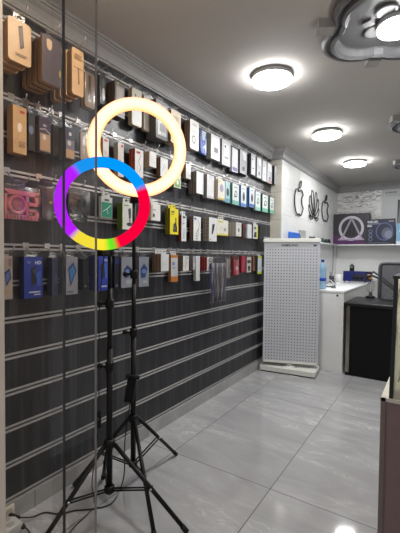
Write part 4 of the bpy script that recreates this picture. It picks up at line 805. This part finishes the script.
for P in ([(.525, .17), (.535, .45), (.56, .75), (.62, .97), (.70, .99), (.77, .86), (.75, .66), (.64, .40)],
          [(.55, .14), (.69, .40), (.80, .66), (.87, .78), (.95, .72), (.96, .56), (.86, .36), (.69, .21)],
          [(.58, .11), (.74, .22), (.89, .37), (.97, .46), (1.0, .36), (.96, .22), (.84, .13), (.70, .10)],
          [(.58, .075), (.70, .08), (.85, .085), (.94, .10), (.88, .02), (.78, -.02), (.68, .0), (.61, .04)]):
    lo.append(spline(place(P, 4.77, 5.25, 1.70, 2.08), 4)); lo.append(spline(place([(1-a, b) for a, b in P], 4.77, 5.25, 1.70, 2.08), 4))
emblem('black eight-petalled fan outline between the two apple outlines', lo, r=.006)

# ------------------------------------------------------------------ things on the counter and ledge
WT = clear((.62, .82, .92), .1, .06, 'blue_bottle')
wb0 = onplane(322.2, 289.5, 1, CY+.09); wb = Vector((wb0.x, CY+.09, .852))
bt = thing('water_bottle', tuple(wb), 'large pale blue plastic water bottle on the front of the counter', 'bottle')
R_ = .040
bm_ = mat((150, 198, 230), .12, alpha=.62, spec=.8)
pr = [(R_*.85, 0), (R_, .008)]
for i in range(7): pr += [(R_, .02+i*.026), (R_*.94, .03+i*.026), (R_, .04+i*.026)]
pr += [(R_, .215), (R_*.9, .245), (R_*.5, .275), (R_*.36, .285), (R_*.36, .30)]
MB().lathe(pr, wb, bm_, 28).build('bottle_body', bt)
MB().lathe([(R_*.42, .29), (R_*.42, .315), (R_*.38, .318)], wb, mat((36, 62, 160), .4), 20).build('cap', bt)
MB().lathe([(R_*1.015, .088), (R_*1.015, .122)], wb, mat((30, 70, 180), .4), 28, smooth=True).build('label_band', bt)
# blue soldering power supply
p0 = onplane(343, 281, 2, .852); p1 = onplane(366, 282.5, 2, .852)
dx = (p1-p0); dx.z = 0; Wd = dx.length; ex = dx.normalized(); ey = Vector((-ex.y, ex.x, 0))
bz = thing('power_supply', tuple((p0+p1)/2), 'bright blue bench power supply with black knobs on the counter', 'power supply')
def bbox(mb, o, ex, ey, a0, a1, d0, d1, z0, z1, m):
    vs = [o+ex*a+ey*d+Vector((0, 0, z)) for z in (z0, z1) for a, d in ((a0, d0), (a1, d0), (a1, d1), (a0, d1))]
    mb.add(vs, [(0, 1, 2, 3), (4, 5, 6, 7), (0, 1, 5, 4), (1, 2, 6, 5), (2, 3, 7, 6), (3, 0, 4, 7)], m); return mb
hh = .145
mb = MB(); bbox(mb, p0, ex, ey, 0, Wd, 0, .16, .006, hh, mat((19, 29, 100), .35)); mb.build('housing', bz)
mb = MB(); bbox(mb, p0, ex, ey, Wd*.42, Wd*.98, -.006, .001, .012, hh*.8, mat((34, 36, 60), .4)); mb.build('front_panel', bz)
for a in (.52, .68, .84): 
    c = p0+ex*(Wd*a)+Vector((0, 0, hh*.4))
    MB().tube([c-ey*.006, c-ey*.03], .018, BLACK, 14).build('knob', bz)
for a in (.02, .98):
    for d in (.01, .15): MB().lathe([(.008, 0), (.008, .007)], p0+ex*(Wd*min(max(a, .06), .94))+ey*d, RUB, 10).build('foot', bz)
rd = p0+ex*(Wd*.27)+ey*.07+Vector((0, 0, hh))
rt = thing('radio_handset', tuple(rd), 'small black handset standing on the blue power supply', 'handset')
mb = MB(); bbox(mb, rd, ex, ey, -.025, .03, -.015, .015, 0, .085, BLACK); mb.tube([rd+ex*.002+Vector((0, 0, .08)), rd+ex*.002+Vector((0, 0, .105))], .01, BLACK, 8); mb.build('handset_body', rt)
mb = MB(); bbox(mb, rd, ex, ey, -.018, .023, -.017, -.0152, .045, .075, mat((110, 130, 110), .3)); mb.build('display', rt)
e1 = p0+ex*(Wd*1.0)
for i, (z, c_, lab, s) in enumerate(((.12, CORD, 'thick upper black cable from blue power supply towards the office chair', .013), (.07, CORD, 'thick lower black cable from blue power supply towards the office chair', .017))):
    q1 = onplane(378, 277-3*(1-i)+1, 1, 4.9); a_ = e1+ex*.016+ey*(.02 if i else .12)+Vector((0, 0, z))
    q1.y = max(q1.y, 4.86)
    P = [a_, a_+(q1-a_)*.35+Vector((0, 0, .03)), a_+(q1-a_)*.7+Vector((0, 0, .012)), q1, q1+Vector((.14, -.02, -.10)), q1+Vector((.24, 0, -.2))]
    tag(MB().tube(P, s*.8, CORD, 8).build('cable'), lab, 'cable')
for a_, z in ((.03, .10), (.08, .05)):
    MB().tube([e1+ey*a_+Vector((0, 0, z)), e1+ex*.05+ey*a_+Vector((0, 0, z))], .011, mat((190, 128, 50), .5), 10).build('terminal_plug', bz)
# white roll, clutter of tools and leads
c = onplane(338.8, 281.5, 2, .852); c.x = max(c.x, XS+.09)
rl = thing('paper_roll', tuple(c), 'white paper roll standing left of the blue power supply', 'roll')
MB().lathe([(.046, 0), (.048, .004), (.048, .098), (.046, .102), (.018, .102), (.018, .09)], c, mat((222, 220, 218), .8), 24).build('paper', rl)
MB().lathe([(.018, .091), (.018, .1035), (.0155, .1035)], c, mat((150, 120, 90), .8), 16).build('core', rl)
def ctop(u, v, dz=0): p = onplane(u, v, 2, .852+dz); p.x = max(p.x, XS+.03); p.y = min(p.y, YB-.05); return p
c = ctop(329.5, 287); ph = thing('mobile_phone', tuple(c), 'small black phone lying on the counter beside the water bottle', 'phone')
mb = MB(); bbox(mb, c, Vector((.83, .55, 0)), Vector((-.55, .83, 0)), -.06, .06, -.035, .035, 0, .009, mat((30, 30, 36), .25)); mb.build('phone_body', ph)
mb = MB(); bbox(mb, c, Vector((.83, .55, 0)), Vector((-.55, .83, 0)), -.055, .055, -.031, .031, .009, .0096, mat((60, 64, 84), .1)); mb.build('screen', ph)
c = ctop(331.5, 281.2); pt = thing('tool_pot', tuple(c), 'dark pot of small tools behind the black phone on the counter', 'pot')
MB().lathe([(.03, 0), (.034, .075), (.03, .075), (.028, .01)], c, mat((44, 46, 58), .4), 20).build('pot_body', pt)
for i, (ax, ay, hgt, cc) in enumerate(((.012, .004, .15, (214, 214, 216)), (-.012, .008, .13, (60, 60, 66)), (.004, -.012, .14, (120, 110, 150)))):
    t_ = MB().tube([c+Vector((ax*.6, ay*.6, .012)), c+Vector((ax*2, ay*2, hgt))], .004, mat(cc, .4), 8).build('small_tool'); tag(t_, ('white', 'black', 'violet')[i]+' thin hand tool standing in the dark pot', 'tool', 'tools in the dark pot')
for i, (P, r_, cc, lab) in enumerate((
    ([ctop(326, 284, .006), ctop(331, 279.5, .03), ctop(334, 281, .06), ctop(335, 285, .006), ctop(331, 287.5, .006), ctop(337, 288, .005)], .004, (24, 24, 26), 'black looped lead between water bottle and paper roll'),
    ([ctop(327, 281, .006), ctop(330, 280, .07), ctop(333.5, 283, .05), ctop(336, 285, .006), ctop(333, 284, .03), ctop(330, 284, .006)], .004, (212, 212, 214), 'white looped lead between water bottle and paper roll'))):
    Q = spline([(p.x, p.y, p.z) for p in P]) if False else P
    out = []
    PP = [P[0]*2-P[1]]+P+[P[-1]*2-P[-2]]
    for k in range(1, len(PP)-2):
        for q_ in range(6):
            t = q_/6; a, b, c2, d = PP[k-1:k+3]; out.append(.5*((2*b)+(c2-a)*t+(2*a-5*b+4*c2-d)*t*t+(3*b-a-3*c2+d)*t**3))
    tag(MB().tube(out, r_, mat(cc, .5), 6).build('lead'), lab, 'lead')
# ledge: blue box with a lead, dark coils
lb = onplane(295.5, 236, 0, XS+.05)
bx = thing('blue_pouch', (XS+.05, lb.y, SZ), 'bright blue pouch with a lead on the ledge above the stand', 'pouch')
ya, yb = onplane(291, 236, 0, XS+.09).y, onplane(300, 236, 0, XS+.09).y; zt2 = onplane(295, 232.2, 0, XS+.09).z
MB().rbox((XS+.055, ya, SZ), (XS+.09, yb, zt2), mat((44, 104, 200), .5), .008, 2).build('pouch_body', bx)
MB().box((XS+.0901, ya+.02, zt2-.022), (XS+.0915, yb-.02, zt2-.016), mat((30, 70, 150), .5)).build('zip', bx)
tag(MB().tube([(XS+.05, yb-.01, zt2-.02), (XS+.06, yb+.05, zt2-.005), (XS+.06, yb+.10, SZ+.05), (XS+.06, yb+.11, SZ+.006)], .004, CORD, 6).build('lead'), 'short dark lead hanging out of the bright blue pouch', 'lead')
fm_ = onplane(303, 231, 0, XS+.012)
fr_ = thing('clear_tray', (XS+.02, fm_.y, SZ), 'clear empty frame leaning on the wall behind the blue pouch', 'frame')
mb = MB(); a, b2, z1 = fm_.y-.14, fm_.y+.13, onplane(303, 230.5, 0, XS+.012).z
mb.tube([(XS+.010, a, SZ+.004), (XS+.010, b2, SZ+.004), (XS+.007, b2, z1), (XS+.007, a, z1)], .0028, mat((186, 186, 184), .4), 6, True); mb.build('rim', fr_)
MB().box((XS+.005, a, SZ+.004), (XS+.0065, b2, z1), FILM).build('clear_sheet', fr_)
for i, (u, cc, lab, rr_) in enumerate(((312, (40, 42, 44), 'dark coiled cable on the ledge nearest the blue pouch', .04), (321, (50, 84, 66), 'green coiled cable on the ledge beside the dark coils', .04), (327.5, (34, 36, 38), 'dark coiled cable on the ledge nearest the purple carton', .042))):
    p = onplane(u, 240, 0, XS+.052); c = Vector((XS+.052, p.y, SZ)); out = []
    for k in range(90):
        a = k*.38; out.append(c+Vector((rr_*.9*cos(a)*(1-.0025*k), rr_*2.2*sin(a)*(1-.002*k), .007+.0005*k+.007*(1+sin(k*1.7)))))
    tag(MB().tube(out, .0055, mat(cc, .6), 6).build('coiled_cable'), lab, 'cable', 'coils on the ledge')

# ------------------------------------------------------------------ glass showcase at the right
SX, SY, SZB = 1.418, 1.44, .70
SX2, SY2 = 2.0, 2.6
sc = thing('glass_showcase', (SX+.3, SY+.5, 0), 'glass showcase on a mauve-brown base at the frame edge', 'showcase')
MAUVE = mat((128, 104, 103), .45, var=.04)
MB().box((SX+.012, SY+.001, 0), (SX2, SY2, SZB-.004), MAUVE).build('base_cabinet', sc)
MB().box((SX, SY, 0), (SX+.012, SY2, SZB-.002), mat((176, 168, 156), .3)).box((SX, SY-.004, 0), (SX+.016, SY+.001, SZB), mat((118, 104, 100), .4)).build('corner_trim', sc)
MB().box((SX+.0, SY-.004, SZB-.012), (SX2, SY2, SZB), mat((206, 200, 184), .4)).build('base_top', sc)
gb = onplane(389.0, 399.5, 1, SY+.012); gt = onplane(394.3, 278.5, 1, SY+.012)
GZ = gt.z; b0_, t0_ = gb.x, gt.x
def slab(mb, y0, y1, w, m, dx=0):
    mb.prism([(b0_+dx, y0, SZB), (b0_+dx+w, y0, SZB), (t0_+dx+w, y0, GZ), (t0_+dx, y0, GZ)], (0, y1-y0, 0), m); return mb
slab(MB(), SY+.004, SY+.022, .013, mat((20, 20, 18), .3)).build('corner_post', sc)
slab(MB(), SY2-.022, SY2-.004, .013, mat((20, 20, 18), .3)).build('corner_post', sc)
slab(MB(), SY+.022, SY2-.022, .008, mat((208, 204, 192), .4), .003).build('side_board', sc)
MB().prism([(b0_+.013, SY+.01, SZB), (SX2-.01, SY+.01, SZB), (SX2-.01, SY+.01, GZ), (t0_+.013, SY+.01, GZ)], (0, .006, 0), GLASS).build('end_glass', sc)
TF = mat((24, 24, 22), .3)
MB().box((t0_-.003, SY, GZ), (SX2, SY+.014, GZ+.01), TF).box((t0_-.003, SY2-.014, GZ), (SX2, SY2, GZ+.01), TF).box((t0_-.003, SY+.014, GZ), (t0_+.012, SY2-.014, GZ+.01), TF).box((SX2-.014, SY+.014, GZ), (SX2, SY2-.014, GZ+.01), TF).build('top_frame', sc)
MB().box((SX2-.035, SY+.03, GZ-.008), (SX2-.022, SY2-.05, GZ-.001), emis((1, .98, .93), 85)).build('added_light_strip', sc)  # glowing strip added to brighten the inside of the case
MB().box((t0_+.012, SY+.014, GZ+.002), (SX2-.014, SY2-.014, GZ+.008), GLASS).build('top_glass', sc)
MB().box((SX2-.02, SY+.02, SZB), (SX2, SY2, GZ), mat((206, 198, 176), .5)).build('back_board', sc)
MB().box((b0_+.02, SY2-.04, SZB), (SX2-.02, SY2-.03, GZ), mat((206, 198, 176), .5)).build('end_board', sc)
zsh = onplane(396, 303, 1, SY+.03).z
shf = []
for z in (zsh, (zsh+SZB)/2+.01):
    MB().box((t0_+.018, SY+.03, z), (SX2-.022, SY2-.045, z+.007), clear((.93, .95, .94), .06, .03, 'glass_shelf')).build('glass_shelf', sc)
zz2 = (zsh+SZB)/2+.017
k = 0
for z, cols in ((SZB, ((206, 204, 200), (190, 190, 196), (214, 208, 190), (170, 176, 180))), (zz2, ((40, 92, 110), (210, 206, 196), (50, 60, 70), (200, 190, 160))), (zsh+.007, ((214, 206, 186), (190, 184, 170), (206, 206, 206)))):
    for i, c_ in enumerate(cols):
        y = SY+.05+i*.2; x = t0_+.045
        nm = ['white', 'pale grey', 'cream', 'blue-grey', 'teal', 'off-white', 'charcoal', 'straw', 'ivory', 'stone', 'silver-white'][k]; k += 1
        o = thing('small_box', (x+.06, y+.04, z), nm+' box inside the glass showcase, '+('bottom level' if z == SZB else 'middle shelf' if z == zz2 else 'top shelf'), 'box', 'boxes inside the showcase')
        hgt = .045 if z > zz2+.02 else .08
        MB().rbox((x, y, z+.0005), (x+.12, y+.07, z+hgt), mat(c_, .4), .003, 1).build('carton', o)
        m_ = MB(); Face((x, y, z), (1, 0, 0), (0, 0, 1), (0, -1, 0), .12, hgt).draw(m_, [('r', .1, .2, .9, .8, tuple(int(q*.85) for q in c_)), ('r', .2, .6, .8, .7, (230, 230, 230))]); m_.build('printed_front', o)

# ------------------------------------------------------------------ light and picture
w = bpy.data.worlds.new('world'); S.world = w; w.use_nodes = True
bg = w.node_tree.nodes['Background']; bg.inputs[0].default_value = (.95, .97, 1, 1); bg.inputs[1].default_value = .34
S.view_settings.view_transform = 'Standard'; S.view_settings.look = 'None'; S.view_settings.gamma = 1; S.view_settings.use_curve_mapping = False
S.view_settings.exposure = .27
S.cycles.use_denoising = True
S.cycles.max_bounces = 10; S.cycles.transparent_max_bounces = 24; S.cycles.diffuse_bounces = 5; S.cycles.glossy_bounces = 4
S.cycles.sample_clamp_indirect = 6
